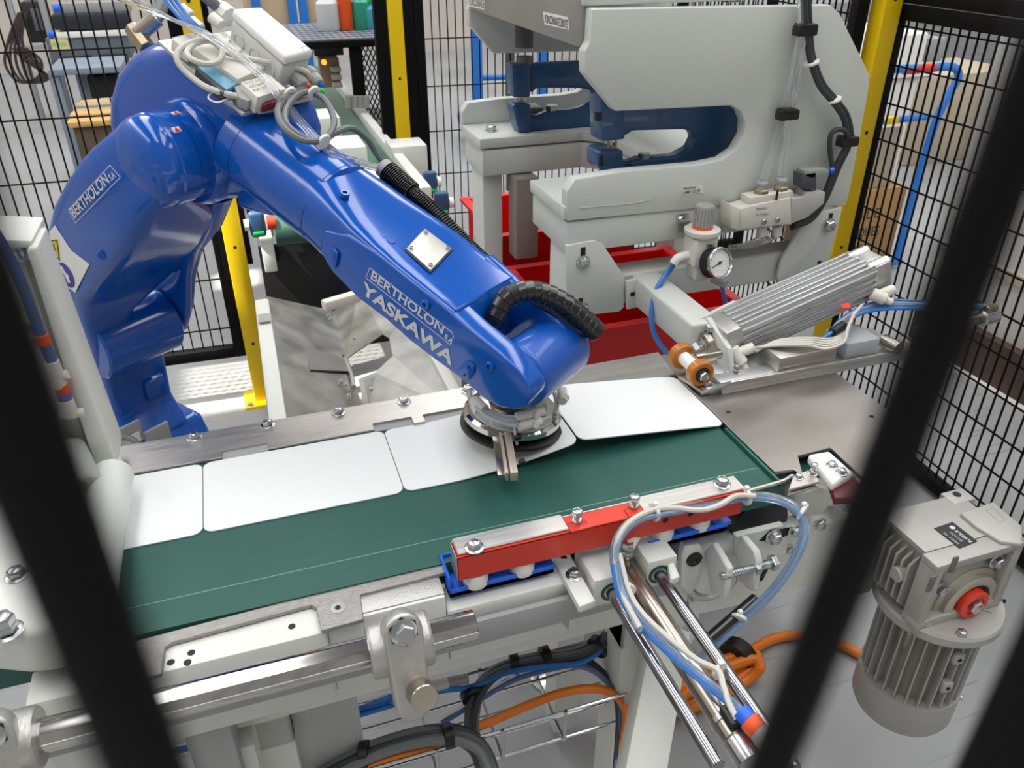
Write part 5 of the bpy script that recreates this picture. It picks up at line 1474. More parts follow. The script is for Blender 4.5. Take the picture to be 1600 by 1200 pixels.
# flat slide unit along the table
su = thing('slide_unit', PZ(1250, 575, .93), 'flat aluminium slide unit lying across the stainless table', 'slide')
zs = .945
s0 = PZ(1140, 598, zs); s1 = PZ(1420, 537, zs)
ys0 = (s0.y + s1.y) / 2
MB().bb(s0.x - .01, s1.x, ys0 - .006, ys0 + .03, ZB + .003, zs - .004, .001).part('slide_rail', ALU, su)
MB().bb(s0.x - .005, s1.x, ys0 - .008, ys0 - .004, zs - .012, zs, .001).part('slide_edge', STEEL, su)
MB().bb(s0.x - .01, s1.x, ys0 + .03, ys0 + .10, ZB + .003, zs - .012, .001).part('slide_base', ALU, su)
MB().prism([PZ(1095, 618, ZB + .004), PZ(1134, 612, ZB + .004), PZ(1142, 598, zs), PZ(1118, 604, zs)], (0, 0, .004), .001).part('wedge', ALU, su)
MB().prism([PZ(1058, 590, ZB + .006), PZ(1110, 575, ZB + .006), PZ(1145, 600, ZB + .006), PZ(1098, 618, ZB + .006)], (0, 0, .006), .001).part('nose_plate', STEELY, su)
bolt(su, PZ(1105, 603, ZB + .012), Z, .007)
bolt(su, PZ(1150, 582, ZB + .02), Z, .005, shank=.008)
xq0, xq1 = PZ(1215, 560, .965).x, PZ(1300, 540, .965).x
MB().bb(xq0, xq1, ys0 + .0, ys0 + .055, zs - .004, .968, .002).part('slide_block', STEELY, su)
MB().bb(PZ(1318, 540, .965).x, PZ(1368, 530, .965).x, ys0 + .0, ys0 + .06, zs - .004, .972, .002).part('sensor_block', M('clear_block', '#c6ccd0', .15, trans=.4), su)
MB().cyl(PZ(1380, 532, .955), PZ(1405, 545, .955), .012, 20).part('roller', GUNM, su)
# tubes and sensor leads heaped behind the slide block
for k in range(5):
    MB().tube([PZ(1165 + k * 4, 545 + k, .96), PZ(1215, 540 - k * 2, .975), PZ(1262, 540 - k * 3, .98), PZ(1290 + k * 3, 545 - k * 4, .98), PZ(1318 + k * 2, 535 - k * 6, .985), PZ(1325 + k * 2, 512 - k * 4, 1.0), PZ(1335 + k * 3, 488 - k * 3, 1.01)], .0026, 6).part('sensor_lead', CABLEL, su)
for k, m__ in enumerate((TUBEB, TUBEN, GREYP, TUBEB)):
    MB().tube([PZ(1278 + k * 3, 535, .975), PZ(1310, 512 - k * 3, .99), PZ(1340, 492 - k * 3, 1.0), PZ(1372, 484 - k * 4, 1.0), PZ(1410, 482 - k * 4, 1.0), PZ(1470, 483 - k * 3, .99), PZ(1540, 482 - k * 2, .97)], .0035, 8).part('air_tube', m__, su)
MB().cyl(PZ(1300, 520, .985), PZ(1318, 508, .99), .008, 14).part('connector', BLACKP, su)
MB().cyl(PZ(1316, 510, .988), PZ(1322, 506, .99), .0085, 14).part('connector_ring', GREENP, su)
MB().cyl(PZ(1320, 507, .99), PZ(1325, 503, .99), .0085, 14).part('connector_ring', ORANGEP, su)
MB().cyl(PZ(1430, 518, .955), PZ(1535, 496, .955), .011, 20, bev=.002).part('rod_cylinder', GUNM, su)
MB().cyl(PZ(1532, 498, .958), PZ(1556, 492, .958), .0145, 20, bev=.003).part('cylinder_end', ZINC, su)
MB().cyl(PZ(1540, 484, .975), PZ(1556, 480, .975), .008, 16, bev=.002).part('flow_control', BRASS, su)
# ================================================================== SECOND CONVEYOR, CHUTE
c2 = thing('outfeed_conveyor', (.3, 3.6, 0), 'narrow green belt conveyor running away behind the robot', 'conveyor')
MB().bb(.07, .56, 2.62, 5.6, .735, .75, .004).part('belt', M('green_belt_far', '#3c6a58', .4, var=.08, vscale=6, stretch=(20, 1, 1)), c2)
MB().bb(.57, .61, 2.7, 5.4, .66, .775, .004).part('side_frame', CREAM, c2)
MB().bb(.02, .06, 2.7, 5.4, .66, .775, .004).part('side_frame', CREAM, c2)
MB().bb(.565, .71, 3.18, 3.32, .66, .80, .006).part('post_foot', CREAM, c2)
MB().cyl((.06, 2.60, .705), (.57, 2.60, .705), .045, 32).part('end_roller', M('green_roller', '#2c5146', .35), c2)
for x in (.03, .60):
    MB().bb(x - .02, x + .02, 2.58, 2.68, .58, .69, .004).part('bearing_bracket', CREAM, c2)
HOUS = M('housing_blue', '#2c4f74', .4)
for (px, py, yy, sd) in ((402, 350, 2.58, -1), (395, 318, 2.80, -1), (690, 318, 2.58, 1), (672, 285, 2.85, 1)):
    q = PY(px, py, yy)
    MB().box(q, (.05, .03, .085), None, .012, 3).part('bearing_housing', HOUS, c2)
    MB().cyl(q - X * (sd * .03), q - X * (sd * .055), .022, 18).part('red_ring', RED, c2)
    MB().cyl(q + X * (sd * .025), q + X * (sd * .04), .018, 18).part('end_cap', WHITEP, c2)
    MB().box(q + V3((0, -.02, -.025)), (.035, .01, .012), None, .004).part('green_lever', GREENP, c2)
MB().bb(.0, .58, 2.66, 2.68, .22, .64, .002).part('black_apron', M('apron_black', '#141313', .25), c2)
for x in (.03, .58): MB().bb(x - .03, x + .03, 3.6, 3.66, 0, .70, .003).part('leg', CREAM, c2)
for x in (.03, .58): MB().bb(x - .03, x + .03, 5.2, 5.26, 0, .70, .003).part('leg', CREAM, c2)
for i, (px, py, h) in enumerate(((497, 178, .10), (533, 222, .10), (585, 270, .06))):
    q = PZ(px, py, .75 + h)
    MB().box((q.x, q.y, .751 + h / 2), (.16, .20, h), None, .004).thing('plate_stack', WHITEP, ('white plate stack farthest along the outfeed belt', 'white plate stack in the middle of the outfeed belt', 'low white plate stack nearest the robot forearm on the outfeed belt')[i], 'stack', 'plate stacks on the outfeed belt')

ch = thing('sheet_chute', (.2, 1.9, .4), 'folded grey sheet metal chute with square openings behind the rail', 'chute')
zv, zl_, zr_ = .54, .66, .60
def quad(pts, mat, name, root, th_=.003):
    P = [PZ(x, y, z) for x, y, z in pts]
    n_ = (P[1] - P[0]).cross(P[2] - P[0]).normalized()
    if n_.z < 0: n_ = -n_
    return MB().prism(P, -n_ * th_).part(name, mat, root)
lt, lb_, vt, vm, vb = (414, 462, zl_), (446, 668, zl_), (522, 486, zv), (541, 560, zv), (572, 652, zv)
quad([lt, vt, vm], GALV, 'left_sheet', ch)
quad([lt, vm, vb, lb_], GALV, 'left_sheet', ch)
# right sheet around its opening
quad([vt, (560, 450, zr_), (598, 522, .59), vm], GALV, 'right_sheet', ch)
quad([(560, 450, zr_), (640, 480, zr_), (608, 528, .588), (598, 522, .59)], GALV, 'right_sheet', ch)
quad([(640, 480, zr_), (672, 560, zr_), (614, 556, .585), (608, 528, .588)], GALV, 'right_sheet', ch)
quad([(672, 560, zr_), (712, 640, zr_), (586, 582, .57), (614, 556, .585)], GALV, 'right_sheet', ch)
quad([(586, 582, .57), (712, 640, zr_), vb, (560, 592, zv + .005)], GALV, 'right_sheet', ch)
fl = [(477, 540, zl_ - .055), (541, 560, zv + .006), (549, 580, zv + .006), (486, 577, zl_ - .05)]
quad([(x, y, z + .004) for x, y, z in fl], M('flap_sheet', '#a7a8a6', .4, .9, var=.1), 'flap', ch)
MB().tube([PZ(540, 560, zv + .012), PZ(549, 585, zv + .012), PZ(553, 605, zv + .012)], .006, 10, smooth=False).part('hinge_pin', STEEL, ch)
for px, py in ((514, 492), (517, 498), (541, 601), (532, 597), (545, 618), (580, 608), (535, 555), (553, 529)):
    q = PZ(px, py, .575); MB().cyl(q - Z * .004, q + Z * .004, .005, 10).part('rivet', ZINC, ch)
bar_ = lambda a, e, w_, mat, nm, root: MB().box((a + e) / 2, ((e - a).length, w_, w_), ((e - a).normalized(), frame(e - a)[0], frame(e - a)[1]), .006).part(nm, mat, root)
bar_(PZ(410, 476, .66), PZ(436, 668, .66), .038, CREAM, 'frame_tube', ch)
bar_(PZ(672, 545, .60), PZ(724, 640, .60), .03, CREAM, 'frame_tube', ch)
bar_(PZ(505, 478, .66), PZ(560, 462, .66), .03, IVORY, 'frame_tube', ch)
for px, py in ((420, 500), (432, 640)): MB().bb(PZ(px, py, .6).x - .02, PZ(px, py, .6).x + .02, PZ(px, py, .6).y - .02, PZ(px, py, .6).y + .02, 0, .63, .003).part('leg', CREAM, ch)
MB().box(PZ(413, 497, .685), (.03, .05, .004), None, .001).part('tab', GREYP, ch)

# robot pedestal
MB().bb(base.x - .13, base.x + .11, base.y - .13, base.y + .13, 0, .518, .006).thing('robot_pedestal', CREAM, 'cream steel pedestal carrying the blue robot behind the rail', 'pedestal')

# red bins under the press
def bin_(x0, x1, y0_, y1_, z0_, z1_, label_, ribs=True):
    t = thing('storage_bin', ((x0 + x1) / 2, (y0_ + y1_) / 2, z0_), label_, 'bin', 'red bins under the press')
    w_ = .006
    mb = MB()
    mb.bb(x0, x1, y0_, y1_, z0_, z0_ + w_)
    for q in ((x0, x1, y0_, y0_ + w_), (x0, x1, y1_ - w_, y1_), (x0, x0 + w_, y0_, y1_), (x1 - w_, x1, y0_, y1_)): mb.bb(*q, z0_, z1_)
    mb.part('tub', REDBIN, t)
    mb = MB()
    for q in ((x0 - .02, x1 + .02, y0_ - .02, y0_ + .004), (x0 - .02, x1 + .02, y1_ - .004, y1_ + .02), (x0 - .02, x0 + .004, y0_, y1_), (x1 - .004, x1 + .02, y0_, y1_)): mb.bb(*q, z1_ - .008, z1_ + .002)
    mb.part('rim', REDBIN, t)
    for k in range(4): MB().bb(x0 + .03, x1 - .03, y0_ - .008, y0_, z0_ + .06 + k * .07, z0_ + .066 + k * .07).part('rib', REDBIN, t) if ribs else None
    return t
bin_(.62, 1.06, 1.46, 1.84, .34, .80, 'red plastic bin in front, under the press arm tube')
bin_(.62, 1.02, 1.94, 2.26, .40, .86, 'red plastic bin standing behind the front red bin')
MB().bb(.58, 1.10, 1.42, 2.28, .04, .335, .01).thing('bin_trolley', CABLED, 'dark low trolley carrying the red bins under the press', 'trolley')

# ================================================================== BACKGROUND
# black enclosure with perforated side and shelf on top
ye_ = pB.y + .45
be = thing('machine_enclosure', PY(560, 150, ye_), 'black machine enclosure with perforated panel left of the yellow post', 'enclosure')
def YP(x, y, d=0): return PY(x, y, ye_ + d)
xa_, xb_ = YP(440, 68).x, YP(612, 68).x
zt1, zt2 = YP(560, 62).z, YP(560, 74).z
MB().bb(xa_, xb_, ye_, ye_ + .04, zt2, zt1, .004).part('beam', FENCE, be)
MB().bb(YP(548, 80).x, YP(567, 80).x, ye_ + .02, ye_ + .07, YP(560, 160).z, zt2, .004).part('upright', FENCE, be)
MB().bb(YP(608, 80).x, YP(617, 80).x, ye_ + .0, ye_ + .05, YP(612, 205).z, zt2, .004).part('upright', FENCE, be)
mb = MB()                                        # perforated sheet: crossing slanted strips
xl_, xh_ = YP(567, 100).x, YP(609, 100).x
zlo, zhi = YP(590, 190).z, zt2
n_ = 17
for s_ in (-1, 1):
    for k in range(-n_, n_ * 2):
        a = V3((xl_ + k * .022, ye_ + .02 + .002 * s_, zlo)); e = a + V3((s_ * (zhi - zlo) * .5, 0, zhi - zlo))
        # clip to the panel
        def cl(p, q):
            o = []
            for t_ in range(41):
                w_ = p.lerp(q, t_ / 40)
                if xl_ <= w_.x <= xh_: o.append(w_)
            return (o[0], o[-1]) if len(o) > 1 else None
        r_ = cl(a, e)
        if r_:
            d_ = r_[1] - r_[0]
            if d_.length > .01: mb.box((r_[0] + r_[1]) / 2, (d_.length, .003, .0055), (d_.normalized(), Y, d_.normalized().cross(Y)))
mb.part('perforated_sheet', FENCE, be, kind='stuff')
MB().bb(YP(500, 80).x, YP(548, 80).x, ye_ + .25, ye_ + .30, YP(520, 100).z, zt2, .003).part('dark_cover', M('cover_dark', '#2f2a2c', .5), be)
MB().bb(YP(508, 105).x, YP(540, 105).x, ye_ + .22, ye_ + .30, YP(520, 150).z, YP(520, 102).z, .003).part('motor_block', M('copper_pink', '#b59182', .5), be)
for k in range(3): MB().bb(YP(524, 105).x, YP(540, 105).x, ye_ + .17, ye_ + .22, YP(530, 148 - k * 13).z, YP(530, 140 - k * 13).z, .004).part('terminal', IVORY, be)
MB().cyl(YP(506, 97), YP(506, 97) + V3((0, -.01, 0)), .012, 14).part('signal_lamp', M('lamp_orange', '#ff8a20', .4, emit=2.0), be)
for k in range(4): MB().cyl(YP(545 + k * 9, 168), YP(545 + k * 9, 150), .018, 14).part('bottle_row', GREYP, be)
MB().bb(YP(520, 200).x, YP(612, 200).x, ye_ - .02, ye_ + .4, YP(560, 196).z - .02, YP(560, 196).z, .003).part('tray', M('tray_dark', '#3a3b3d', .4), be)
sh = MB(); zs_ = zt1
sh.bb(xa_, xb_, ye_ + .04, ye_ + .75, zs_ - .012, zs_ - .002)
sh.part('shelf', M('shelf_blue', '#39465f', .4), be)
mb = MB()
for i in range(14):
    for j in range(9):
        mb.box((xa_ + .03 + i * (xb_ - xa_ - .06) / 13, ye_ + .09 + j * .075, zs_ - .0015), (.022, .034, .002), (V3((.9, .4, 0)).normalized(), V3((-.4, .9, 0)).normalized(), Z))
mb.part('shelf_perforation', GREYP, be, kind='stuff')
def bottle(px, py, r, h, m1, m2, label_, neck=.4, dd=.4):
    q = PY(px, py, ye_ + dd); z = zs_ - .002
    t = thing('bottle', (q.x, q.y, z), label_, 'bottle', 'bottles on the black enclosure')
    MB().lathe((q.x, q.y, z), Z, [(r * .95, 0), (r, .005), (r, h * .62), (r * neck, h * .75), (r * neck, h * .82)], 18).part('bottle_body', m1, t)
    MB().lathe((q.x, q.y, z + h * .82), Z, [(r * neck * 1.2, 0), (r * neck * 1.2, h * .14), (r * neck * .5, h * .18)], 14).part('cap', m2, t)
bottle(541, 40, .036, .26, ORANGEP, ORANGEP, 'orange spray bottle on the shelf behind the fence', .35)
bottle(514, 42, .055, .20, M('milky', '#dfe3e6', .3, trans=.2), YELLOW, 'milky jug with yellow cap on the shelf')
bottle(533, 30, .05, .20, M('milky', '#dfe3e6', .3, trans=.2), WHITEP, 'white plastic jug between the orange bottle and milky jug', .4, .55)
bottle(584, 46, .055, .15, M('teal_bottle', '#4aa3b8', .35), GREENP, 'teal bottle with green cap on the shelf')
bottle(566, 34, .045, .20, M('green_bottle', '#2b9a7c', .35), M('teal_bottle', '#4aa3b8', .35), 'green bottle beside the teal bottle')
# storage rack with blue uprights and cartons far behind
rk = thing('storage_rack', (.5, 6.6, 0), 'blue storage rack with cartons far behind the robot', 'rack')
for px in (402, 458, 475): 
    q = PY(px, 20, 6.6); MB().bb(q.x - .03, q.x + .03, 6.6, 6.66, 0, 2.0, .003).part('upright', M('rack_blue', '#1f6fc4', .45), rk)
x0, x1 = PY(380, 20, 6.6).x, PY(612, 20, 6.6).x
zsh = PY(520, 44, 6.6).z
MB().bb(x0, x1, 6.6, 7.1, zsh - .04, zsh, .003).part('shelf_beam', M('rack_blue', '#1f6fc4', .45), rk)
for k, (a, e) in enumerate(((385, 455), (478, 545), (548, 610))):
    xa, xb2 = PY(a, 20, 6.6).x, PY(e, 20, 6.6).x
    t = thing('carton', ((xa + xb2) / 2, 6.85, zsh), ('pale carton on the blue rack, leftmost of three', 'pale carton on the blue rack, middle of three', 'pale carton on the blue rack, nearest the yellow post')[k], 'box', 'cartons on the blue rack')
    MB().bb(xa, xb2, 6.64, 7.06, zsh, zsh + .45, .004).part('carton_body', M('carton_beige', '#c3ab88', .75), t)
    MB().bb((xa * .7 + xb2 * .3), (xa * .3 + xb2 * .7), 6.63, 6.645, zsh + .22, zsh + .27).part('hand_hole', DARK, t)
# blue trolley frame behind the press
tf = thing('blue_cart', (1.6, 6.2, 0), 'blue tube cart standing behind the middle fence', 'cart')
for px, yy in ((745, 5.9), (848, 5.9)):
    q = PY(px, 100, yy); MB().bb(q.x - .035, q.x + .035, yy - .03, yy + .03, .0, 1.4, .004).part('upright', M('rack_blue', '#1f6fc4', .45), tf)
a, e = PY(745, 122, 5.9), PY(848, 118, 5.9)
MB().cyl(a, e, .02, 12).part('cross_tube', M('rack_blue', '#1f6fc4', .45), tf)
MB().bb(a.x, e.x, 5.9, 6.5, .14, .2, .004).part('deck', M('rack_blue', '#1f6fc4', .45), tf)
# dark tube hanging beside it
q = PY(797, 125, 5.0); MB().cyl((q.x, 5.0, 0), (q.x, 5.0, 1.0), .03, 14).thing('dark_column', M('col_dark', '#4a4140', .5), 'dark thin column seen behind the rear punch head', 'column')

# grey workbench far left
yb2 = 7.7
wbk = thing('workbench', PY(130, 60, yb2), 'grey workbench with row of dark bins at the upper left', 'workbench')
def BP(x, y, d=0): return PY(x, y, yb2 + d)
GB = M('bench_grey', '#5d6670', .5, var=.05); 
MB().bb(BP(70, 60).x, BP(200, 60).x, yb2, yb2 + .6, BP(130, 94).z, BP(130, 58).z, .006).part('drawer_unit', GB, wbk)
MB().bb(BP(82, 50).x, BP(202, 50).x, yb2 - .02, yb2 + .5, BP(130, 58).z, BP(130, 49).z, .004).part('white_shelf', WHITEP, wbk)
MB().bb(BP(76, 10).x, BP(202, 10).x, yb2 + .1, yb2 + .2, BP(130, 22).z, BP(130, 6).z, .004).part('upper_rail', GREYP, wbk)
MB().cyl(BP(84, 13), BP(98, 13), .03, 14).part('blue_roll', BLUEPL, wbk)
MB().cyl(BP(76, 54), BP(86, 54), .03, 14).part('blue_clip', BLUEPL, wbk)
for k in range(7):
    x = BP(82 + k * 17, 35).x
    MB().bb(x, x + .085, yb2 - .0, yb2 + .3, BP(100, 47).z, BP(100, 23).z, .01).part('parts_bin', M('bin_navy', '#20242f', .45), wbk)
MB().bb(BP(80, 70).x, BP(108, 70).x, yb2 - .012, yb2 - .002, BP(90, 78).z, BP(90, 60).z).part('paper_note', M('note_yellow', '#d9cf8e', .7), wbk)
MB().bb(BP(82, 70).x, BP(104, 70).x, yb2 - .016, yb2 - .012, BP(90, 72).z, BP(90, 66).z).part('paper_note', M('note_green', '#9fc08a', .7), wbk)
for a, e in ((98, 144), (158, 200)): MB().bb(BP(a, 90).x, BP(e, 90).x, yb2 - .01, yb2 + .01, BP(120, 94).z, BP(120, 88).z).part('drawer_gap', DARK, wbk)
for px in (86, 196):
    MB().bb(BP(px, 100).x - .03, BP(px, 100).x + .03, yb2 + .02, yb2 + .08, 0, BP(130, 94).z, .004).part('leg', GB, wbk)
# tall narrow stand left of the bench
ts = thing('tool_stand', PY(40, 60, 8.4), 'pale grey open stand with dark equipment at the far left', 'stand')
def TP(x, y): return PY(x, y, 8.4)
for a in ((16, -10, 38, 75), ):
    p_, q_ = TP(a[0], a[1]), TP(a[2], a[3])
MB().bb(TP(14, 20).x, TP(22, 20).x, 8.4, 8.46, 0, 1.5, .004).part('upright', GREYP, ts)
MB().bb(TP(64, 20).x, TP(72, 20).x, 8.4, 8.46, 0, 1.5, .004).part('upright', GREYP, ts)
MB().bb(TP(14, 20).x, TP(72, 20).x, 8.4, 8.46, TP(40, 78).z, TP(40, 72).z, .003).part('cross_bar', GREYP, ts)
MB().bb(TP(32, 20).x, TP(62, 20).x, 8.5, 8.8, TP(40, 70).z, TP(40, 5).z, .006).part('equipment', M('equip_dark', '#2b2626', .5), ts)
MB().bb(TP(46, 20).x, TP(58, 20).x, 8.46, 8.5, TP(40, 50).z, TP(40, 15).z, .004).part('bracket', GB, ts)
hc = thing('hanging_cables', TP(20, 90), 'tangle of dark cables on the wall at the far left', 'cables')
for k in range(5):
    MB().tube([TP(30 + k * 3, 20), TP(14 + k * 5, 60), TP(8 + k * 9, 100), TP(30 + k * 6, 128), TP(60 + k * 4, 120), TP(64 - k * 6, 95), TP(40 - k * 5, 75)], .012, 6).part('cable', M('cable_brown', '#3b302e', .6), hc)
# second low bench and wood pile
y3 = 6.2
lbk = thing('low_bench', PY(120, 110, y3), 'low grey steel bench in front of the workbench', 'workbench')
def QP(x, y): return PY(x, y, y3)
MB().bb(QP(74, 110).x, QP(190, 110).x, y3, y3 + .5, QP(120, 117).z, QP(120, 107).z, .005).part('top', M('bench_pale', '#7e8a98', .5), lbk)
for px in (80, 106, 121): MB().bb(QP(px, 110).x - .03, QP(px, 110).x + .03, y3 + .02 + (px > 90) * .4, y3 + .08 + (px > 90) * .4, 0, QP(120, 112).z, .004).part('leg', M('bench_pale', '#7e8a98', .5), lbk)
MB().bb(QP(128, 110).x, QP(180, 110).x, y3 + .1, y3 + .45, QP(120, 160).z, QP(120, 125).z, .01).part('equipment', DARK, lbk)
wp = thing('wood_pile', PY(140, 240, 4.9), 'stack of pale wooden boards behind the robot', 'wood')
def WP(x, y, d=0): return PY(x, y, 4.9 + d)
zw = WP(130, 190).z
for k in range(5):
    d0 = k * .13
    MB().bb(WP(103, 190).x + k * .0, WP(180, 190).x, 4.9 + d0, 4.9 + d0 + .118, zw - .03, zw + .012 * (k % 2), .006).part('board', M('pallet_wood_grey', '#a3947c', .75, var=.1) if k in (2, 3) else WOOD, wp)
MB().bb(WP(112, 200).x, WP(185, 200).x, 4.92, 5.45, 0.12, zw - .031, .01).thing('wooden_crate', M('crate_brown', '#5b4a3c', .7, var=.15), 'brown crate under the pale wooden boards', 'crate')
MB().bb(WP(112, 200).x, WP(185, 200).x, 4.9, 5.45, 0.0, .119, .006).thing('plastic_pallet', M('pallet_blue', '#2b6cb0', .5), 'blue pallet under the brown crate', 'pallet')

# right side beyond the fence: hand cart, cartons, appliance
HB_ = M('cart_blue', '#2c7bd6', .35, coat=.2)
yh = 3.05
hcart = thing('hand_cart', PX(1460, 300, 2.95), 'bright blue tube hand cart beyond the right fence', 'cart')
def HP(x, y, d=0): return PY(x, y, yh + d)
MB().tube([HP(1385, 108), HP(1440, 107), HP(1478, 104), HP(1494, 108), HP(1497, 122), HP(1484, 145), HP(1462, 190), HP(1440, 260), HP(1420, 330), HP(1400, 410)], .019, 14).part('handle_tube', HB_, hcart)
MB().cyl(HP(1413, 109.4), HP(1459, 106), .0205, 14).part('red_grip', RED, hcart)
MB().cyl(HP(1375, 190), HP(1452, 182), .016, 12).part('cross_tube', HB_, hcart)
MB().box(HP(1390, 188), (.08, .034, .03), None, .003).part('yellow_tag', YELLOW, hcart)
bar_(HP(1340, 416), HP(1408, 408), .03, HB_, 'base_tube', hcart)
MB().bb(HP(1340, 412).x, HP(1408, 412).x, yh, yh + .5, HP(1370, 425).z - .03, HP(1370, 425).z, .004).part('deck', HB_, hcart)
ctn = thing('cardboard_box', HP(1365, 410, .03), 'brown carton with black stencilled letters on the blue cart', 'box')
xa, xb2 = HP(1318, 330).x, HP(1416, 330).x
zb_, zt__ = HP(1370, 414).z, HP(1370, 300).z
MB().bb(xa, xb2, yh + .03, yh + .42, zb_, zt__, .004).part('carton_body', CARD, ctn)
for k, (s_, px, py, w_) in enumerate((('ES DE', 1331, 345, .155), ('LAQUES', 1322, 374, .19), ('ANI', 1322, 399, .085))):
    text('lettering', s_, ctn, PY(px, py, yh + .029), X, Z, .072, PRINT, bold=.01, width=w_)
MB().bb(HP(1330, 200).x, HP(1425, 200).x, yh + .05, yh + .40, zt__ + .001, HP(1370, 205).z, .004).thing('cardboard_box', CARDL, 'plain pale carton on top of the stencilled carton', 'box')
app = thing('white_cabinet', HP(1420, 120, 1.0), 'white appliance cabinet behind the blue hand cart', 'cabinet')
MB().bb(PY(1385, 60, 4.0).x, PY(1452, 60, 4.0).x, 4.0, 4.6, 0, PY(1420, 52, 4.0).z, .02, 3).part('cabinet_body', WHITEP, app)
MB().bb(PY(1454, 70, 4.0).x, PY(1478, 70, 4.0).x, 4.0, 4.2, PY(1460, 97, 4.0).z, PY(1460, 60, 4.0).z, .01).part('control_box', GREYP, app)
MB().bb(PY(1384, 120, 4.0).x, PY(1453, 120, 4.0).x, 3.985, 3.999, PY(1420, 120, 4.0).z - .01, PY(1420, 120, 4.0).z).part('door_gap', GREYP, app)
MB().bb(PY(1458, 60, 4.6).x, 5.4, 4.6, 5.2, 0, .62, .01).thing('covered_pallet', CARDL, 'large pale covered block at the upper right behind the fence', 'pallet')
MB().bb(3.3, 6.5, 5.6, 6.2, 0, 1.0, .01).thing('stacked_profiles', M('profile_grey', '#9a9ba0', .4, .4, var=.15, vscale=3, stretch=(1, 1, 20)), 'stack of grey profiles at the top right edge', 'stock')
# ================================================================== TUBES AND CABLES IN FRONT
tl = thing('air_tube_loop', PZ(1100, 800, .9), 'looped bundle of clear and blue air tubes beside the red guide', 'tubes')
loop = [(1000, 985, .904), (975, 930, .908), (962, 885, .92), (963, 850, .94), (980, 822, .952), (1010, 805, .955), (1060, 796, .955), (1110, 786, .952), (1160, 776, .95), (1205, 778, .945), (1240, 792, .935), (1256, 818, .92), (1252, 850, .90), (1235, 885, .87), (1205, 925, .83), (1160, 968, .79), (1112, 1010, .76), (1090, 1040, .74)]
def off(pts, dx, dy, dz): return [PZ(x + dx, y + dy, z + dz) for x, y, z in pts]
mats_ = [TUBEC, TUBEL, TUBEC, TUBEL, TUBEC, TUBEL]
for k, m__ in enumerate(mats_):
    a = k * 1.05
    MB().tube(off(loop, 4.5 * math.cos(a), 4.5 * math.sin(a), .003 * math.sin(a * 2)), .0032, 8).part('tube', m__, tl)
wl = [(1000, 985, .906), (972, 930, .91), (962, 880, .925), (966, 845, .945), (985, 818, .957), (1020, 800, .96), (1055, 797, .958), (1095, 800, .957), (1125, 792, .957), (1150, 778, .957), (1180, 778, .955)]
MB().tube(off(wl, 0, -3, .003), .0036, 8).part('sensor_lead', CABLEL, tl)
down = [(962, 880, .925), (972, 930, .91), (1000, 970, .903), (1050, 1020, .902), (1100, 1062, .902), (1140, 1095, .902), (1172, 1128, .902)]
for k, m__ in enumerate((TUBEB, TUBEL, TUBEL)):
    MB().tube(off(down, 4 * k - 4, 3 - 2 * k, .002 * k), .0032, 8).part('tube', m__, tl)
wl2 = [(964, 870, .93), (978, 925, .912), (1000, 962, .906), (1040, 1000, .905), (1085, 1035, .905), (1118, 1052, .906), (1126, 1075, .905), (1136, 1105, .902), (1148, 1128, .90)]
MB().tube(off(wl2, 4, -4, .003), .0034, 8).part('sensor_lead', CABLEL, tl)
def tie(px, py, z, d, root, r=.011, mat=WHITEP):
    p = PZ(px, py, z); d = V3(d).normalized()
    MB().lathe(p - d * .0025, d, [(r, 0), (r + .0013, .0008), (r + .0013, .0042), (r, .005)], 18).part('cable_tie', mat, root)
    MB().box(p + Z * (r + .002), (.006, .006, .005), None, .001).part('tie_head', mat, root)
tie(1022, 800, .955, (1, .1, 0), tl); tie(1165, 775, .95, (1, .05, 0), tl); tie(1254, 800, .93, (.5, -.8, -.2), tl); tie(982, 925, .895, (.2, -1, 0), tl, .009); tie(1124, 1048, .888, (.4, -1, 0), tl, .010); tie(1155, 965, .795, (-.6, -.6, -.4), tl, .009)
MB().cyl(PZ(1105, 1000, .78), PZ(1180, 935, .80), .0075, 14).part('rod_tube', BLACKG, tl)

# wire cable tray below the conveyor
tray = thing('wire_cable_tray', PZ(800, 1100, .5), 'zinc wire cable tray under the conveyor front', 'cable tray')
zt3 = .52
ya, yb3 = PZ(700, 1062, zt3 + .06).y, PZ(830, 1128, zt3 + .06).y
xt0, xt1 = -.30, PZ(975, 1080, zt3 + .06).x
WIRE = ZINC
for (yy, zz) in ((ya, zt3 + .06), (ya, zt3), (ya * .66 + yb3 * .34, zt3), (ya * .33 + yb3 * .67, zt3), (yb3, zt3), (yb3, zt3 + .06)):
    MB().cyl((xt0, yy, zz), (xt1, yy, zz), .0026, 8).part('long_wire', WIRE, tray)
k = 0
x = xt0 + .03
while x < xt1 + .001:
    MB().tube([(x, ya + .003, zt3 + .066), (x, ya + .003, zt3 - .003), (x, yb3 - .003, zt3 - .003), (x, yb3 - .003, zt3 + .066)], .0026, 8, smooth=False).part('cross_wire', WIRE, tray)
    x += .098
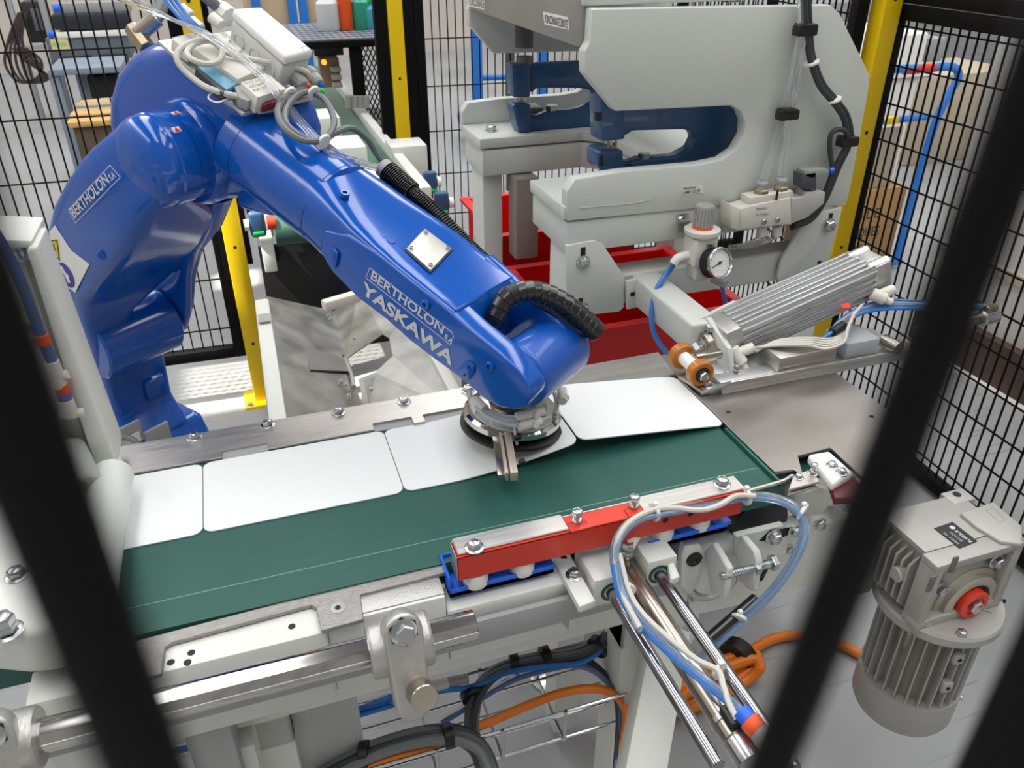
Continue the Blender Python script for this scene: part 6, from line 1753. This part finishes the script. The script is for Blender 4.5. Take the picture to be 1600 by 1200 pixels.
# cables lying in it
gb = thing('cable_bundle', PZ(800, 1060, .56), 'bundle of grey cables with black straps under the conveyor', 'cables')
run = [(968, 945, .70), (962, 975, .66), (945, 1000, .62), (905, 1020, .60), (860, 1027, .59), (810, 1036, .59), (772, 1052, .59), (748, 1080, .585), (738, 1110, .58), (738, 1150, .575), (752, 1190, .57), (765, 1240, .55)]
run2 = [(500, 1215, .56), (545, 1190, .58), (600, 1166, .59), (660, 1150, .595), (710, 1148, .59), (745, 1165, .58), (762, 1200, .57), (768, 1240, .55)]
cm = [CABLEG, CABLED, M('cable_mid', '#4d5054', .5), CABLEG, CABLED]
for k in range(5):
    a = k * 1.26
    MB().tube(off(run, 6 * math.cos(a), 6 * math.sin(a), .004 * math.sin(a)), .0062, 8).part('cable', cm[k], gb)
    MB().tube(off(run2, 9 * math.cos(a), 9 * math.sin(a), .004 * math.sin(a)), .0075, 8).part('cable', cm[(k + 2) % 5], gb)
for (px, py, z, d) in ((935, 1010, .61, (1, .6, .1)), (852, 1026, .59, (1, 0, 0)), (803, 1036, .59, (1, -.2, 0)), (738, 1086, .585, (.1, -1, 0)), (700, 1150, .592, (1, 0, 0)), (569, 1178, .585, (1, -.3, 0))):
    p = PZ(px, py, z); d = V3(d).normalized()
    MB().lathe(p - d * .007, d, [(.0165, 0), (.0185, .001), (.0185, .013), (.0165, .014)], 16).part('strap', BLACKP, gb)
bt = thing('blue_tubes', PZ(600, 1100, .55), 'bright blue air tubes running below the polished rod', 'tubes')
MB().tube([PZ(428, 1040, .68), PZ(426, 1085, .66), PZ(432, 1112, .64), PZ(455, 1130, .62), PZ(500, 1127, .62), PZ(560, 1112, .62), PZ(612, 1098, .62)], .0042, 10).part('tube', TUBEB, bt)
MB().tube([PZ(424, 1040, .68), PZ(421, 1085, .66), PZ(427, 1114, .64), PZ(452, 1134, .62), PZ(500, 1132, .62), PZ(560, 1117, .62), PZ(612, 1102, .62)], .0042, 10).part('tube', TUBEB, bt)
MB().tube([PZ(265, 1175, .62), PZ(350, 1155, .62), (PZ(450, 1136, .62)), PZ(520, 1120, .625), PZ(605, 1092, .625)], .0042, 10).part('tube', TUBEB, bt)
MB().tube([PZ(280, 1182, .62), PZ(360, 1160, .62), PZ(450, 1131, .625), PZ(540, 1105, .63), PZ(608, 1088, .63)], .0038, 10).part('tube', TUBEC, bt)
MB().tube([PZ(660, 1084, .6), PZ(700, 1078, .6), PZ(740, 1072, .6), PZ(790, 1052, .6), PZ(850, 1042, .6), PZ(905, 1036, .6), PZ(945, 1010, .62), PZ(966, 970, .66)], .0042, 10).part('tube', TUBEB, bt)
MB().tube([PZ(690, 1130, .57), PZ(740, 1100, .575), PZ(800, 1064, .58), PZ(860, 1046, .585), PZ(910, 1040, .58), PZ(945, 1060, .57), PZ(968, 1100, .55), PZ(966, 1160, .52), PZ(958, 1240, .48)], .004, 10).part('tube', TUBEN, bt)
MB().tube([PZ(690, 1124, .572), PZ(740, 1094, .578), PZ(800, 1058, .583), PZ(860, 1041, .588), PZ(915, 1044, .58), PZ(950, 1068, .57), PZ(972, 1105, .55), PZ(970, 1165, .52), PZ(962, 1240, .48)], .004, 10).part('tube', TUBEC, bt)
p = PZ(457, 1131, .622); MB().box(p, (.026, .03, .03), None, .003).part('strap', BLACKP, bt)
MB().cyl(PZ(672, 1074, .61), PZ(700, 1066, .61), .0085, 14, bev=.001).part('fitting', IVORY, bt)
MB().cyl(PZ(700, 1066, .61), PZ(732, 1060, .61), .0075, 14, bev=.001).part('fitting', GREYP, bt)
MB().cyl(PZ(606, 1096, .62), PZ(640, 1088, .62), .010, 14, bev=.001).part('sleeve', TUBEB, bt)
oc = thing('orange_cable', PZ(850, 1100, .55), 'orange power cable lying in the wire tray', 'cable')
MB().tube([PZ(540, 1212, .57), PZ(600, 1190, .575), PZ(660, 1172, .575), PZ(720, 1145, .572), PZ(760, 1130, .572), PZ(830, 1100, .572), (PZ(880, 1082, .572)), PZ(925, 1076, .57), PZ(958, 1084, .565), PZ(978, 1110, .55), PZ(976, 1150, .53), PZ(966, 1190, .50), PZ(958, 1250, .46)], .0068, 12).part('cable', ORANGE, oc)
bk_ = thing('black_cable', PZ(950, 1100, .5), 'thin black cables curving down beside the orange cable', 'cable')
MB().tube([PZ(890, 1022, .59), PZ(925, 1036, .58), PZ(955, 1068, .56), PZ(966, 1110, .54), PZ(965, 1160, .52), PZ(958, 1250, .47)], .005, 10).part('cable', CABLED, bk_)
MB().tube([PZ(1060, 1090, .55), PZ(1040, 1120, .53), PZ(1032, 1160, .51), PZ(1036, 1220, .48)], .006, 10).part('cable', CABLED, bk_)
MB().tube([PZ(1048, 1095, .55), PZ(1030, 1125, .53), PZ(1024, 1165, .51), PZ(1026, 1220, .48)], .006, 10).part('cable', ORANGE, bk_)
# orange coil on the floor
of = thing('orange_cable_coil', PZ(1130, 1040, 0), 'coiled orange cable with black tie lying on the floor', 'cable')
zf_ = .02
for k in range(4):
    dx, dy = k * 4 - 6, (k % 2) * 8 - 4 + k * 3
    MB().tube([PZ(1050 + dx, 1085 + dy, zf_ + .02 * k), PZ(1090 + dx, 1052 + dy, zf_ + .015 * k), PZ(1130 + dx, 1030 + dy, zf_ + .01 * k), PZ(1170 + dx, 1018 + dy, zf_ + .01 * k), PZ(1182 + dx, 1030 + dy, zf_ + .01 * k), PZ(1160 + dx, 1050 + dy, zf_), PZ(1110 + dx, 1078 + dy, zf_), PZ(1060 + dx, 1098 + dy, zf_)], .013, 10, closed=True).part('coil_turn', ORANGE, of)
MB().tube([PZ(1160, 1030, .03), PZ(1185, 1010, .02), PZ(1215, 996, .016), PZ(1255, 993, .016), PZ(1300, 1002, .016), PZ(1340, 1020, .016), PZ(1400, 1050, .016)], .013, 12).part('cable', ORANGE, of)
p = PZ(1152, 1025, .03); d = V3((.9, .5, 0)).normalized()
MB().lathe(p - d * .02, d, [(.04, 0), (.044, .002), (.044, .038), (.04, .04)], 20).part('cable_tie', BLACKP, of)
